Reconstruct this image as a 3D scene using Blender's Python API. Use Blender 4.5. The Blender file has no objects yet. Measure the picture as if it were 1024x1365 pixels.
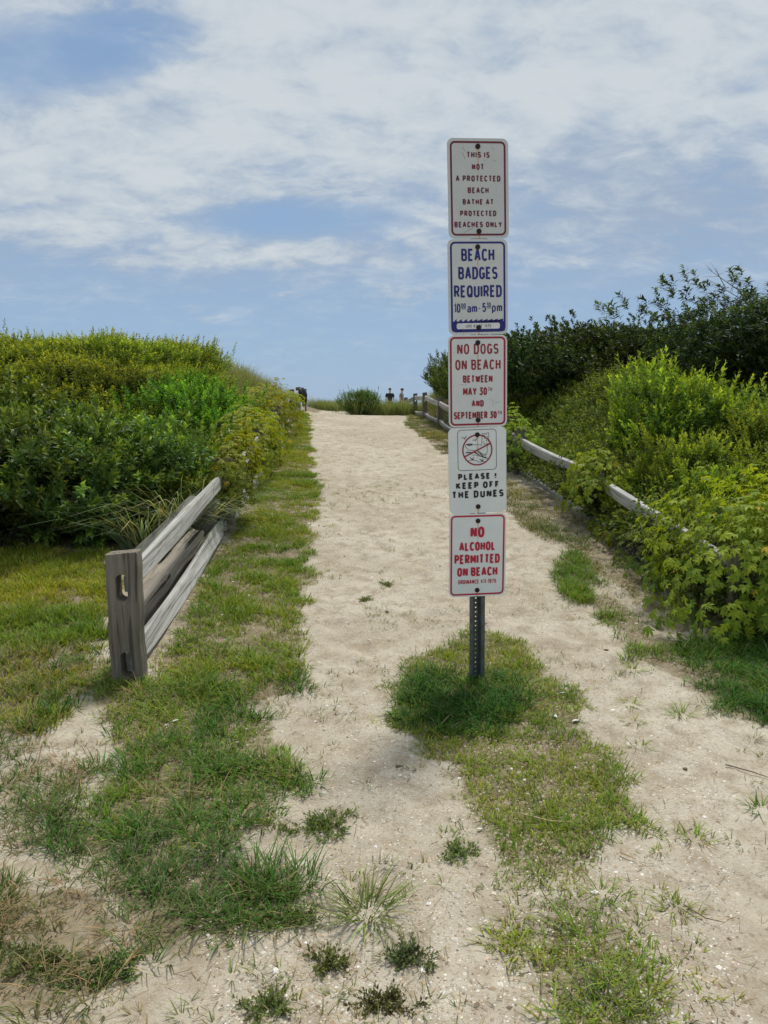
import bpy, bmesh, math, random
import numpy as np
from math import radians as R, sin, cos, pi
from mathutils import Vector, Matrix

C = bpy.context.scene.collection
SC = bpy.context.scene

# ------------------------------------------------------------------ camera
PITCH = 7.9
cam_d = bpy.data.cameras.new('camera')
cam = bpy.data.objects.new('camera', cam_d); C.objects.link(cam)
cam_d.sensor_fit = 'VERTICAL'
cam_d.angle = 2*math.atan(682.5/1024)
cam_d.clip_start = 0.05; cam_d.clip_end = 20000
cam.location = (0, 0, 1.5)
cam.rotation_euler = (R(90-PITCH), 0, 0)
SC.camera = cam

# ------------------------------------------------------------------ sky, sun, exposure
SUN_EL, SUN_AZ = 66, 24            # azimuth: degrees to the right of straight ahead
SC.view_settings.view_transform = 'Standard'
SC.view_settings.look = 'None'
SC.view_settings.exposure = 0.0
SC.view_settings.gamma = 1.0
SC.view_settings.use_curve_mapping = False
SC.cycles.max_bounces = 8
SC.cycles.diffuse_bounces = 4
SC.cycles.transmission_bounces = 4
SC.cycles.sample_clamp_indirect = 4

class NT:
    """small helper to write node trees"""
    def __init__(s, tree):
        s.t = tree; s.n = tree.nodes; s.l = tree.links
    def new(s, typ, **kw):
        n = s.n.new(typ)
        for k, v in kw.items():
            if k == 'ins':
                for kk, vv in v.items(): s.put(n.inputs[kk], vv)
            else: setattr(n, k, v)
        return n
    def put(s, sock, v):
        if isinstance(v, bpy.types.NodeSocket): s.l.new(v, sock)
        elif isinstance(v, bpy.types.Node): s.l.new(v.outputs[0], sock)
        else: sock.default_value = v
    def math(s, op, a, b=0.0, c=0.0, clamp=False):
        n = s.n.new('ShaderNodeMath'); n.operation = op; n.use_clamp = clamp
        s.put(n.inputs[0], a); s.put(n.inputs[1], b); s.put(n.inputs[2], c)
        return n.outputs[0]
    def mix(s, f, a, b, blend='MIX'):
        n = s.n.new('ShaderNodeMix'); n.data_type = 'RGBA'; n.blend_type = blend
        s.put(n.inputs[0], f); s.put(n.inputs[6], a); s.put(n.inputs[7], b)
        return n.outputs[2]
    def ramp(s, v, lo, hi, a=0.0, b=1.0, smooth=True):
        n = s.n.new('ShaderNodeMapRange'); n.interpolation_type = 'SMOOTHSTEP' if smooth else 'LINEAR'
        s.put(n.inputs[0], v)
        n.inputs[1].default_value = lo; n.inputs[2].default_value = hi
        n.inputs[3].default_value = a; n.inputs[4].default_value = b
        return n.outputs[0]
    def noise(s, vec, scale, detail=4, rough=.55, dist=0.0, out=0):
        n = s.n.new('ShaderNodeTexNoise'); s.put(n.inputs['Vector'], vec)
        n.inputs['Scale'].default_value = scale; n.inputs['Detail'].default_value = detail
        n.inputs['Roughness'].default_value = rough; n.inputs['Distortion'].default_value = dist
        return n.outputs[out]
    def mapping(s, vec, loc=(0,0,0), rot=(0,0,0), scale=(1,1,1), typ='POINT'):
        n = s.n.new('ShaderNodeMapping'); n.vector_type = typ
        s.put(n.inputs[0], vec); n.inputs[1].default_value = loc
        n.inputs[2].default_value = rot; n.inputs[3].default_value = scale
        return n.outputs[0]

def col4(c): return (c[0], c[1], c[2], 1.0)

world = bpy.data.worlds.new('World'); SC.world = world; world.use_nodes = True
w = NT(world.node_tree); w.n.clear()
wout = w.new('ShaderNodeOutputWorld'); bg = w.new('ShaderNodeBackground')
sky = w.new('ShaderNodeTexSky', sky_type='NISHITA', sun_disc=False)
sky.sun_elevation = R(SUN_EL); sky.sun_rotation = R(SUN_AZ)
sky.altitude = 0; sky.air_density = 1.0; sky.dust_density = 0.4; sky.ozone_density = 2.0
tc = w.new('ShaderNodeTexCoord')
sep = w.new('ShaderNodeSeparateXYZ'); w.l.new(tc.outputs['Generated'], sep.inputs[0])
X, Y, Z = sep.outputs[0], sep.outputs[1], sep.outputs[2]
zz = w.math('ADD', w.math('MAXIMUM', Z, 0.0), 0.30)
U, V_ = w.math('DIVIDE', X, zz), w.math('DIVIDE', Y, zz)
cmb = w.new('ShaderNodeCombineXYZ'); w.put(cmb.inputs[0], U); w.put(cmb.inputs[1], V_)
uv = cmb.outputs[0]
def blob(u, v, ru, rv, rot=0):
    m = w.mapping(uv, (u, v, 0), (0, 0, R(rot)), (ru, rv, 1), 'TEXTURE')
    g = w.new('ShaderNodeTexGradient', gradient_type='SPHERICAL'); w.put(g.inputs[0], m)
    return w.ramp(g.outputs[1], 0, 0.8)
n1 = w.noise(w.mapping(uv, (3.1, 0.4, 0), (0, 0, R(-16)), (1, 1.25, 1)), 2.4, 12, .60, .3)
n2 = w.noise(w.mapping(uv, (7, 2, 5), (0, 0, R(-20)), (1, 1.35, 1)), 8.0, 9, .62, .35)
n3 = w.noise(w.mapping(uv, (1, 9, 2), (0, 0, R(-14)), (1, 1.5, 1)), 4.0, 10, .62, .4)
dens = w.math('ADD', w.math('MULTIPLY', n1, 0.66), w.math('MULTIPLY', n2, 0.34))
# blue openings and denser banks, placed by direction in the sky
op = w.math('MULTIPLY', blob(-0.52, 1.31, .34, .12, -4), .23)
op = w.math('ADD', op, w.math('MULTIPLY', blob(-0.20, 1.86, .34, .12, 0), .24))
op = w.math('ADD', op, w.math('MULTIPLY', blob(-0.76, 1.70, .22, .10, 0), .16))
bank = w.math('MULTIPLY', blob(0.15, 1.36, .75, .30, 0), .13)
bank = w.math('ADD', bank, w.math('MULTIPLY', blob(-0.60, 1.60, .6, .26, 0), .13))
bank = w.math('ADD', bank, w.math('MULTIPLY', blob(-0.25, 2.02, .7, .14, 0), .15))
hor = w.ramp(Z, 0.11, 0.24, -0.12, 0.10)
dens = w.math('ADD', w.math('ADD', w.math('SUBTRACT', dens, op), bank), hor)
alpha = w.ramp(dens, .34, .62)
alpha = w.math('MULTIPLY', alpha, w.ramp(Z, -0.02, 0.12, .25, .93))
veil = w.math('MULTIPLY', w.ramp(Z, .09, .20, .30, .82), w.ramp(n3, .30, .60, .55, 1.0))
veil = w.math('MULTIPLY', veil, w.math('SUBTRACT', 1.0, w.math('MULTIPLY', op, 2.6)))
alpha = w.math('MAXIMUM', alpha, w.math('MAXIMUM', veil, 0.0))
slate = blob(0.62, 1.72, .62, .30, 0)
shade = w.math('ADD', w.math('MULTIPLY', n3, .35), w.math('ADD', w.math('MULTIPLY', n2, .35), w.math('MULTIPLY', dens, .45)))
shade = w.math('SUBTRACT', shade, w.math('ADD', w.math('MULTIPLY', slate, .10), w.ramp(Z, .16, .40, .035, -.015)))
shade = w.ramp(shade, .45, .74)
ccol = w.mix(shade, (3.5, 4.4, 5.7, 1), (6.4, 6.9, 7.15, 1))
zcl = w.ramp(Z, 0.0, .45)
skyb = w.mix(.85, sky.outputs[0], w.mix(zcl, (3.1, 4.75, 6.9, 1), (2.0, 3.5, 6.0, 1)))
w.put(bg.inputs[0], w.mix(alpha, skyb, ccol)); bg.inputs[1].default_value = 0.1
w.l.new(bg.outputs[0], wout.inputs[0])

sun_d = bpy.data.lights.new('sun', 'SUN'); sun = bpy.data.objects.new('sun', sun_d); C.objects.link(sun)
sun_d.energy = 3.3; sun_d.angle = R(9); sun_d.color = (1.0, 0.95, 0.86)
sd = Vector((cos(R(SUN_EL))*sin(R(SUN_AZ)), cos(R(SUN_EL))*cos(R(SUN_AZ)), sin(R(SUN_EL))))
sun.rotation_euler = sd.to_track_quat('Z', 'Y').to_euler(); sun.location = (0, 0, 30)

# ------------------------------------------------------------------ helpers
def setp(o, label=None, cat=None, group=None, kind=None):
    if label: o['label'] = label
    if cat: o['category'] = cat
    if group: o['group'] = group
    if kind: o['kind'] = kind
    return o

def empty(name, loc=(0, 0, 0), label=None, cat=None, group=None):
    o = bpy.data.objects.new(name, None); C.objects.link(o)
    o.location = loc; o.empty_display_size = .1
    return setp(o, label, cat, group)

def make_mesh(name, V, Q=None, T=None, col=None, smooth=False, attrs=None):
    V = np.asarray(V, np.float32).reshape(-1, 3)
    Q = np.zeros((0, 4), np.int32) if Q is None else np.asarray(Q, np.int32).reshape(-1, 4)
    T = np.zeros((0, 3), np.int32) if T is None else np.asarray(T, np.int32).reshape(-1, 3)
    me = bpy.data.meshes.new(name)
    me.vertices.add(len(V)); me.vertices.foreach_set('co', V.ravel())
    nl = Q.size + T.size
    me.loops.add(nl)
    me.loops.foreach_set('vertex_index', np.concatenate([Q.ravel(), T.ravel()]).astype(np.int32))
    me.polygons.add(len(Q) + len(T))
    st = np.concatenate([np.arange(len(Q))*4, Q.size + np.arange(len(T))*3]).astype(np.int32)
    me.polygons.foreach_set('loop_start', st)
    me.polygons.foreach_set('use_smooth', np.full(len(Q)+len(T), bool(smooth)))
    me.update(calc_edges=True); me.validate()
    if col is not None:
        a = me.attributes.new('col', 'FLOAT_COLOR', 'POINT')
        cc = np.ones((len(V), 4), np.float32); cc[:, :3] = col
        a.data.foreach_set('color', cc.ravel())
    for k, v in (attrs or {}).items():
        a = me.attributes.new(k, 'FLOAT', 'POINT'); a.data.foreach_set('value', np.asarray(v, np.float32))
    return me

def obj(name, me, mat=None, parent=None, loc=None):
    o = bpy.data.objects.new(name, me); C.objects.link(o)
    if mat is not None and len(me.materials) == 0: me.materials.append(mat)
    if parent is not None: o.parent = parent
    if loc is not None: o.location = loc
    return o

def copy_tree(o, parent=None):
    c = o.copy(); C.objects.link(c); c.parent = parent
    for ch in list(o.children): copy_tree(ch, c)
    return c

class Geo:
    """accumulates arrays into one mesh"""
    def __init__(s): s.V, s.Q, s.T, s.K, s.n = [], [], [], [], 0
    def add(s, V, Q=None, T=None, col=None):
        V = np.asarray(V, float).reshape(-1, 3)
        if Q is not None and len(Q): s.Q.append(np.asarray(Q, int).reshape(-1, 4) + s.n)
        if T is not None and len(T): s.T.append(np.asarray(T, int).reshape(-1, 3) + s.n)
        s.V.append(V); s.n += len(V)
        s.K.append(np.broadcast_to(np.asarray(col if col is not None else (.5, .5, .5), float), (len(V), 3)))
    def mesh(s, name, smooth=False):
        cat = lambda L, w: np.concatenate(L) if L else np.zeros((0, w), int)
        return make_mesh(name, np.concatenate(s.V), cat(s.Q, 4), cat(s.T, 3), np.concatenate(s.K), smooth)

def hash2(ix, iy, seed):
    h = (ix.astype(np.int64)*374761393 + iy.astype(np.int64)*668265263 + seed*982451653) & 0xffffffff
    h = ((h ^ (h >> 13))*1274126177) & 0xffffffff
    h = (h ^ (h >> 16))
    return (h & 0xffff)/65535.0

def vnoise(x, y, seed=0):
    x = np.asarray(x, float); y = np.asarray(y, float)
    ix, iy = np.floor(x), np.floor(y); fx, fy = x-ix, y-iy
    fx = fx*fx*(3-2*fx); fy = fy*fy*(3-2*fy)
    a, b = hash2(ix, iy, seed), hash2(ix+1, iy, seed)
    c, d = hash2(ix, iy+1, seed), hash2(ix+1, iy+1, seed)
    return (a*(1-fx)+b*fx)*(1-fy) + (c*(1-fx)+d*fx)*fy

def fbm(x, y, seed=0, o=4):
    s, a, t = 0, .5, 0
    for i in range(o):
        s = s + a*vnoise(x*2**i + 17.3*i, y*2**i - 9.1*i, seed+i); t += a; a *= .5
    return s/t

def ss(t):
    t = np.clip(t, 0, 1); return t*t*(3-2*t)

# ------------------------------------------------------------------ terrain
_py = np.array([-5000, 0, 3.6, 5, 7, 10, 13, 17, 20, 21.5, 23, 26, 30, 33, 38, 50, 75, 100, 140, 5000.])
_pz = np.array([0, 0, 0.0, .09, .29, .53, .74, 1.0, 1.20, 1.225, 1.19, 1.10, 1.30, 1.25, .95, .80, .3, -1.2, -4, -6.])
def prof(y):
    y = np.asarray(y, float)
    return (np.interp(y-.7, _py, _pz) + np.interp(y, _py, _pz)*2 + np.interp(y+.7, _py, _pz))/4
def pshift(y): return ss((np.asarray(y, float)-10)/10)
def ground0(x, y):
    x = np.asarray(x, float); y = np.asarray(y, float)
    z = prof(y)
    far = 1 - ss((y-24)/10)
    sl = 1.6 + .35*ss((y-16)/6)
    z = z + 1.17*ss((-x-sl+.1)/2.6)*ss((y-7.2)/4.6)*far
    xr = x + pshift(y)
    z = z + 1.05*ss((xr-1.95)/1.7)*ss((y-6)/5)*(1 - ss((y-30)/8))
    # verge banks along the fences
    z = z + .05*ss((-x-.9)/.6)*ss((y-3)/2)*far
    return z

# polygons (ground coordinates) of the grass patches
POLY = {
'fence_dirt': [(-1.3,4.2),(-1.0,4.3),(-1.1,5.5),(-1.2,6.9),(-1.5,7.2),(-1.5,5.5)],
'fence_dirt_far': [(1.6,9.5),(1.95,9.5),(2.1,7),(2.15,5.1),(1.75,5.1),(1.55,6.5)],
'lawn': [(-4.16, 6.32), (-3.21, 6.32), (-2.8, 6.39), (-2.32, 6.45), (-2.04, 5.69), (-1.6, 4.4), (-1.99, 4.35), (-2.23, 4.3), (-2.81, 4.19)],
'lawn_low': [(-2.81, 4.19), (-2.23, 4.3), (-1.99, 4.35), (-1.62, 4.3), (-1.53, 3.73), (-1.51, 3.26), (-1.68, 3.19), (-2.17, 3.19)],
'verge': [(-1.21, 3.88), (-1.26, 4.33), (-1.31, 5.22), (-1.41, 6.7), (-1.57, 8.76), (-1.74, 12.54), (-1.93, 16.29), (-2.19, 20.22), (-2.0, 20.64), (-1.21, 12.9), (-0.68, 8.18), (-0.65, 6.93), (-0.58, 5.84), (-0.56, 4.89), (-0.52, 4.5), (-0.47, 4.16), (-0.7, 3.76), (-0.91, 3.67)],
'lush': [(-1.79, 4.24), (-1.39, 3.95), (-1.08, 4.04), (-0.75, 4.05), (-0.52, 4.16), (-0.46, 3.76), (-0.71, 3.63), (-0.77, 3.54), (-0.51, 3.5), (-0.4, 3.3), (-0.41, 3.12), (-0.29, 3.02), (-0.39, 2.86), (-0.53, 2.81), (-0.46, 2.67), (-0.41, 2.52), (-0.53, 2.36), (-0.68, 2.36), (-0.91, 2.54), (-1.11, 2.81), (-1.16, 3.12), (-1.39, 3.57), (-1.62, 3.81)],
'low_a': [(-1.01, 2.67), (-0.66, 2.4), (-0.52, 2.45), (-0.41, 2.32), (-0.26, 2.22), (-0.27, 2.11), (-0.2, 2.03), (-0.28, 1.97), (-0.36, 1.94), (-0.5, 1.94), (-0.52, 1.83), (-0.63, 1.8), (-0.73, 2.0), (-0.76, 2.2), (-0.95, 2.36), (-1.16, 2.45), (-1.3, 2.69), (-1.18, 2.75)],
'low_b': [(-1.42, 2.36), (-1.14, 2.28), (-0.94, 2.28), (-0.76, 2.24), (-0.7, 1.97), (-0.61, 1.83), (-0.67, 1.69), (-0.76, 1.61), (-1.01, 1.61)],
'dry': [(-1.88, 3.19), (-1.48, 3.19), (-1.21, 2.99), (-1.11, 2.64), (-1.21, 2.45), (-1.47, 2.45)],
'island': [(0.15, 4.41), (0.41, 4.63), (0.66, 4.76), (0.81, 4.48), (0.9, 4.16), (0.94, 3.86), (0.95, 3.54), (0.95, 3.26), (0.93, 2.99), (0.87, 2.72), (0.85, 2.54), (0.78, 2.36), (0.69, 2.26), (0.54, 2.22), (0.42, 2.2), (0.37, 2.36), (0.31, 2.64), (0.24, 2.92), (0.19, 3.19), (0.11, 3.38), (0.06, 3.67), (0.07, 4.05)],
'island_dark': [(0.16, 3.95), (0.30, 4.08), (0.54, 4.10), (0.70, 4.0), (0.74, 3.76), (0.62, 3.42), (0.43, 3.3), (0.23, 3.34), (0.1, 3.54)],
'island_low': [(0.43, 2.13), (0.57, 2.18), (0.71, 2.11), (0.73, 2.01), (0.66, 1.88), (0.63, 1.73), (0.56, 1.57), (0.44, 1.57), (0.52, 1.73), (0.43, 1.83), (0.39, 1.91)],
'right_near': [(1.49, 6.56), (1.75, 6.56), (1.58, 5.49), (1.73, 5.11), (1.74, 4.63), (1.93, 4.56), (2.04, 4.63), (2.39, 4.63), (2.7, 4.39), (1.92, 3.05), (1.74, 3.3), (1.66, 3.5), (1.6, 3.76), (1.62, 4.11), (1.44, 4.22), (1.44, 4.63), (1.44, 5.18), (1.3, 5.33), (1.36, 5.84)],
'right_tuft': [(1.44, 6.23), (1.72, 6.34), (1.56, 5.49), (1.41, 5.26), (1.27, 5.33)],
'right_far': [(1.32, 7.5), (1.53, 6.93), (1.68, 5.84), (1.81, 5.33), (1.85, 5.84), (1.76, 7.82), (1.66, 9.49), (1.64, 13.1), (1.42, 16.67), (1.18, 20.98), (0.96, 27.38), (0.49, 17.9), (0.73, 15.56), (1.05, 12.16), (1.29, 9.49), (1.3, 7.82)],
'deep': [(1.77, 4.5), (2.02, 4.56), (2.77, 4.5), (1.96, 3.12), (1.76, 3.34), (1.66, 3.63)],
}
def inpoly(x, y, P):
    x = np.asarray(x); y = np.asarray(y); r = np.zeros(x.shape, bool)
    n = len(P); j = n-1
    for i in range(n):
        (xi, yi), (xj, yj) = P[i], P[j]
        c = ((yi > y) != (yj > y)) & (x < (xj-xi)*(y-yi)/((yj-yi) or 1e-9) + xi)
        r ^= c; j = i
    return r
def jit(x, y, a=.14, f=4.0, seed=50):
    return (x + a*(fbm(x*f, y*f, seed, 3)-.5)*2, y + a*(fbm(x*f+40, y*f+11, seed+9, 3)-.5)*2)
def soft(x, y, name, rad=.1):
    jx, jy = jit(x, y); s = 0
    for k in range(7):
        a = k*2*pi/6; r = 0 if k == 6 else rad
        s = s + inpoly(jx + r*cos(a), jy + r*sin(a), POLY[name])
    return s/7.0

def dimples(x, y, rng, n, x0, x1, y0, y1, dep):
    """footprints trodden into the sand"""
    z = np.zeros_like(x)
    for i in range(n):
        cx, cy = rng.uniform(x0, x1), rng.uniform(y0, y1)
        a = rng.normal(0, .4); L, Wd = rng.uniform(.10, .15), rng.uniform(.04, .06)
        m = (np.abs(x-cx) < .3) & (np.abs(y-cy) < .3)
        if not m.any(): continue
        dx, dy = x[m]-cx, y[m]-cy
        u = (dx*sin(a) + dy*cos(a))/L; v = (dx*cos(a) - dy*sin(a))/Wd
        r2 = u*u + v*v
        z[m] += dep*rng.uniform(.5, 1)*(-np.exp(-r2*1.3) + .5*np.exp(-(np.sqrt(r2)-1.5)**2*3))
    return z

def axis(segs):
    out = []
    for a, b, d in segs: out.append(np.arange(a, b, d))
    return np.unique(np.round(np.concatenate(out), 4))
gx = axis([(-6000,-600,900),(-600,-60,90),(-60,-14,4),(-14,-6,.4),(-6,-3,.08),(-3,3.2,.024),(3.2,7,.08),(7,16,.4),(16,60,4),(60,600,90),(600,6001,900)])
gy = axis([(-6000,-500,900),(-500,-20,60),(-20,0,2),(0,1.2,.15),(1.2,5,.02),(5,9,.035),(9,16,.08),(16,26,.12),(26,55,.6),(55,160,6),(160,1000,80),(1000,9001,1000)])
GX, GY = np.meshgrid(gx, gy)
fx, fy = GX.ravel(), GY.ravel()
gz = ground0(fx, fy)
near = (fy > .5) & (fy < 32) & (np.abs(fx) < 9)
veg = np.zeros_like(fx)
idx = np.where(near)[0]; nx, ny = fx[idx], fy[idx]
vv = np.zeros_like(nx)
for nm, wgt in (('lawn',.9),('lawn_low',.75),('verge',.85),('lush',.9),('low_a',.8),('low_b',.65),('dry',.45),('fence_dirt',.6),('fence_dirt_far',.6),('island',.9),('island_low',.75),('right_near',.8),('right_far',.7)):
    vv = np.maximum(vv, soft(nx, ny, nm)*wgt)
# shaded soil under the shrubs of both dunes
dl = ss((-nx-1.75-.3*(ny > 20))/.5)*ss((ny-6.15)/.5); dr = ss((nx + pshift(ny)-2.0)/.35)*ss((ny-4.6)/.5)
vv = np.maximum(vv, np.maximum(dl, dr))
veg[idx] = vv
rg = np.random.default_rng(5)
bump = np.zeros_like(fx)
bump[idx] = (fbm(nx*1.1, ny*1.1, 3, 3)-.5)*.05 + (fbm(nx*5, ny*5, 7, 3)-.5)*.022 + (fbm(nx*17, ny*17, 8, 3)-.5)*.016
bump[idx] += (1-vv)*dimples(nx, ny, rg, 900, -1.2, 2.2, 1.3, 16, .013)
bump[idx] += (1-vv)*(fbm(nx*42, ny*42, 21, 2)-.5)*.007*(ny < 9)
bump *= ss((fy-.5)/.7)
gz = gz + bump
NXg, NYg = len(gx), len(gy)
ii = np.arange(NXg*NYg).reshape(NYg, NXg)
GQ = np.stack([ii[:-1,:-1], ii[:-1,1:], ii[1:,1:], ii[1:,:-1]], -1).reshape(-1, 4)
HG = gz.reshape(NYg, NXg)
def height(x, y):
    x = np.asarray(x, float); y = np.asarray(y, float)
    i = np.clip(np.searchsorted(gx, x)-1, 0, NXg-2); j = np.clip(np.searchsorted(gy, y)-1, 0, NYg-2)
    tx = (x-gx[i])/(gx[i+1]-gx[i]); ty = (y-gy[j])/(gy[j+1]-gy[j])
    return (HG[j,i]*(1-tx)+HG[j,i+1]*tx)*(1-ty) + (HG[j+1,i]*(1-tx)+HG[j+1,i+1]*tx)*ty
def h1(x, y): return float(height(np.array([x]), np.array([y]))[0])

# ------------------------------------------------------------------ materials
def new_mat(name):
    m = bpy.data.materials.new(name); m.use_nodes = True
    t = NT(m.node_tree); t.n.clear()
    out = t.new('ShaderNodeOutputMaterial'); p = t.new('ShaderNodeBsdfPrincipled')
    t.l.new(p.outputs[0], out.inputs[0])
    return m, t, p, out

def mat_ground():
    m, t, p, out = new_mat('sand_and_soil')
    co = t.new('ShaderNodeNewGeometry').outputs['Position']
    vg = t.new('ShaderNodeAttribute', attribute_name='veg').outputs['Fac']
    big = t.noise(co, .9, 5, .6); mid = t.noise(co, 7, 6, .65); fin = t.noise(co, 70, 4, .7); gr = t.noise(co, 260, 2, .6)
    sand = t.mix(t.ramp(big, .35, .65), (.42, .371, .285, 1), (.525, .476, .38, 1))
    sand = t.mix(t.ramp(mid, .40, .68), sand, (.34, .282, .203, 1))
    sand = t.mix(t.math('MULTIPLY', t.ramp(fin, .50, .66), .6), sand, (.25, .195, .135, 1))
    sand = t.mix(t.math('MULTIPLY', t.ramp(gr, .56, .72), .6), sand, (.68, .62, .54, 1))
    # small shell grit: voronoi cells, a few of them pale
    vo = t.new('ShaderNodeTexVoronoi', ins={'Scale': 95.0}); t.put(vo.inputs['Vector'], co)
    sp = t.new('ShaderNodeSeparateColor'); t.l.new(vo.outputs['Color'], sp.inputs[0])
    chip = t.math('MULTIPLY', t.math('GREATER_THAN', sp.outputs[0], .86), t.math('LESS_THAN', vo.outputs['Distance'], .34))
    sand = t.mix(t.math('MULTIPLY', chip, .6), sand, t.mix(sp.outputs[1], (.36, .24, .15, 1), (.72, .66, .58, 1)))
    vo2 = t.new('ShaderNodeTexVoronoi', ins={'Scale': 38.0}); t.put(vo2.inputs['Vector'], co)
    sp2 = t.new('ShaderNodeSeparateColor'); t.l.new(vo2.outputs['Color'], sp2.inputs[0])
    peb = t.math('MULTIPLY', t.math('GREATER_THAN', sp2.outputs[0], .80), t.math('LESS_THAN', vo2.outputs['Distance'], t.math('MULTIPLY', sp2.outputs[2], .42)))
    sand = t.mix(t.math('MULTIPLY', peb, .7), sand, t.mix(sp2.outputs[1], (.24, .18, .12, 1), (.66, .61, .53, 1)))
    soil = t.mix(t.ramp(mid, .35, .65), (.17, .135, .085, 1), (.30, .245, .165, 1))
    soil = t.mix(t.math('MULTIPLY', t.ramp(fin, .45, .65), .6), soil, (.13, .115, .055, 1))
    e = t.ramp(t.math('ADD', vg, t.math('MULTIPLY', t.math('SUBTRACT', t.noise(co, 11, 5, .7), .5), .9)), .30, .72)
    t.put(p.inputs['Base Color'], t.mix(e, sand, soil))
    p.inputs['Roughness'].default_value = .95; p.inputs['Specular IOR Level'].default_value = .15
    hgt = t.math('ADD', t.math('MULTIPLY', fin, .6), t.math('ADD', t.math('MULTIPLY', gr, .25), t.math('MULTIPLY', chip, .15)))
    b = t.new('ShaderNodeBump', ins={'Strength': .9, 'Distance': .012}); t.put(b.inputs['Height'], hgt)
    t.l.new(b.outputs[0], p.inputs['Normal'])
    return m

def mat_leaf(name, rough=.45, trans=.35, tint=(1.35, 1.25, .45), vary=.25, spec=.4):
    m, t, p, out = new_mat(name)
    c = t.new('ShaderNodeAttribute', attribute_name='col').outputs['Color']
    oi = t.new('ShaderNodeObjectInfo').outputs['Random']
    hs = t.new('ShaderNodeHueSaturation')
    hs.inputs['Hue'].default_value = .5
    t.put(hs.inputs['Hue'], t.ramp(oi, 0, 1, .5-.02, .5+.02, False)); t.put(hs.inputs['Value'], t.ramp(oi, 0, 1, 1-vary, 1+vary, False))
    t.put(hs.inputs['Color'], c); c2 = hs.outputs[0]
    t.put(p.inputs['Base Color'], c2); p.inputs['Roughness'].default_value = rough
    p.inputs['Specular IOR Level'].default_value = spec
    tr = t.new('ShaderNodeBsdfTranslucent'); t.put(tr.inputs[0], t.mix(1.0, c2, col4(tint), 'MULTIPLY'))
    mx = t.new('ShaderNodeMixShader'); mx.inputs[0].default_value = trans
    t.l.new(p.outputs[0], mx.inputs[1]); t.l.new(tr.outputs[0], mx.inputs[2]); t.l.new(mx.outputs[0], out.inputs[0])
    return m

def mat_wood(name, base, dark, axis='Z', grain=1.0, green=0.0, crack=.6):
    m, t, p, out = new_mat(name)
    tcn = t.new('ShaderNodeTexCoord').outputs['Object']
    oi = t.new('ShaderNodeObjectInfo').outputs['Random']
    ad = t.new('ShaderNodeVectorMath', operation='ADD'); t.put(ad.inputs[0], tcn)
    cx = t.new('ShaderNodeCombineXYZ'); t.put(cx.inputs[0], t.math('MULTIPLY', oi, 13.0)); t.put(cx.inputs[2], t.math('MULTIPLY', oi, 7.0)); t.l.new(cx.outputs[0], ad.inputs[1])
    s = {'Z': (1, 1, .035), 'Y': (1, .025, 1), 'X': (.025, 1, 1)}[axis]
    v = t.mapping(ad.outputs[0], (0,0,0), (0,0,0), tuple(k*grain for k in s))
    g1 = t.noise(v, 60, 5, .65, .4); g2 = t.noise(v, 18, 4, .6, .8); pt = t.noise(ad.outputs[0], 5, 4, .6)
    c = t.mix(t.ramp(g2, .35, .65), col4(base), col4(tuple(b*.72 for b in base)))
    c = t.mix(t.math('MULTIPLY', t.ramp(g1, .5, .72), .8), c, col4(dark))
    c = t.mix(t.ramp(pt, .5, .75, 0, .55), c, col4(tuple(d*1.5 for d in dark)))
    if green: c = t.mix(t.math('MULTIPLY', t.ramp(t.noise(ad.outputs[0], 3.2, 4, .65), .45, .7), green), c, (.10, .115, .055, 1))
    ck = t.ramp(t.noise(v, 30, 3, .5, .6), .60, .66)
    c = t.mix(t.math('MULTIPLY', ck, crack), c, (.035, .03, .024, 1))
    t.put(p.inputs['Base Color'], c); p.inputs['Roughness'].default_value = .9; p.inputs['Specular IOR Level'].default_value = .2
    b = t.new('ShaderNodeBump', ins={'Strength': .7, 'Distance': .006})
    t.put(b.inputs['Height'], t.math('SUBTRACT', t.math('ADD', t.math('MULTIPLY', g1, .4), g2), t.math('MULTIPLY', ck, 1.2)))
    t.l.new(b.outputs[0], p.inputs['Normal'])
    return m

def mat_plain(name, c, rough=.5, metal=0.0, spec=.5, var=.12, scale=12, attr=False):
    m, t, p, out = new_mat(name)
    tcn = t.new('ShaderNodeTexCoord').outputs['Object']
    n = t.noise(tcn, scale, 5, .6)
    if attr: base = t.new('ShaderNodeAttribute', attribute_name='col').outputs['Color']
    else: base = t.mix(t.ramp(n, .3, .7), col4(tuple(k*(1-var) for k in c)), col4(tuple(min(1, k*(1+var)) for k in c)))
    t.put(p.inputs['Base Color'], base); p.inputs['Roughness'].default_value = rough
    p.inputs['Metallic'].default_value = metal; p.inputs['Specular IOR Level'].default_value = spec
    return m

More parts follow.
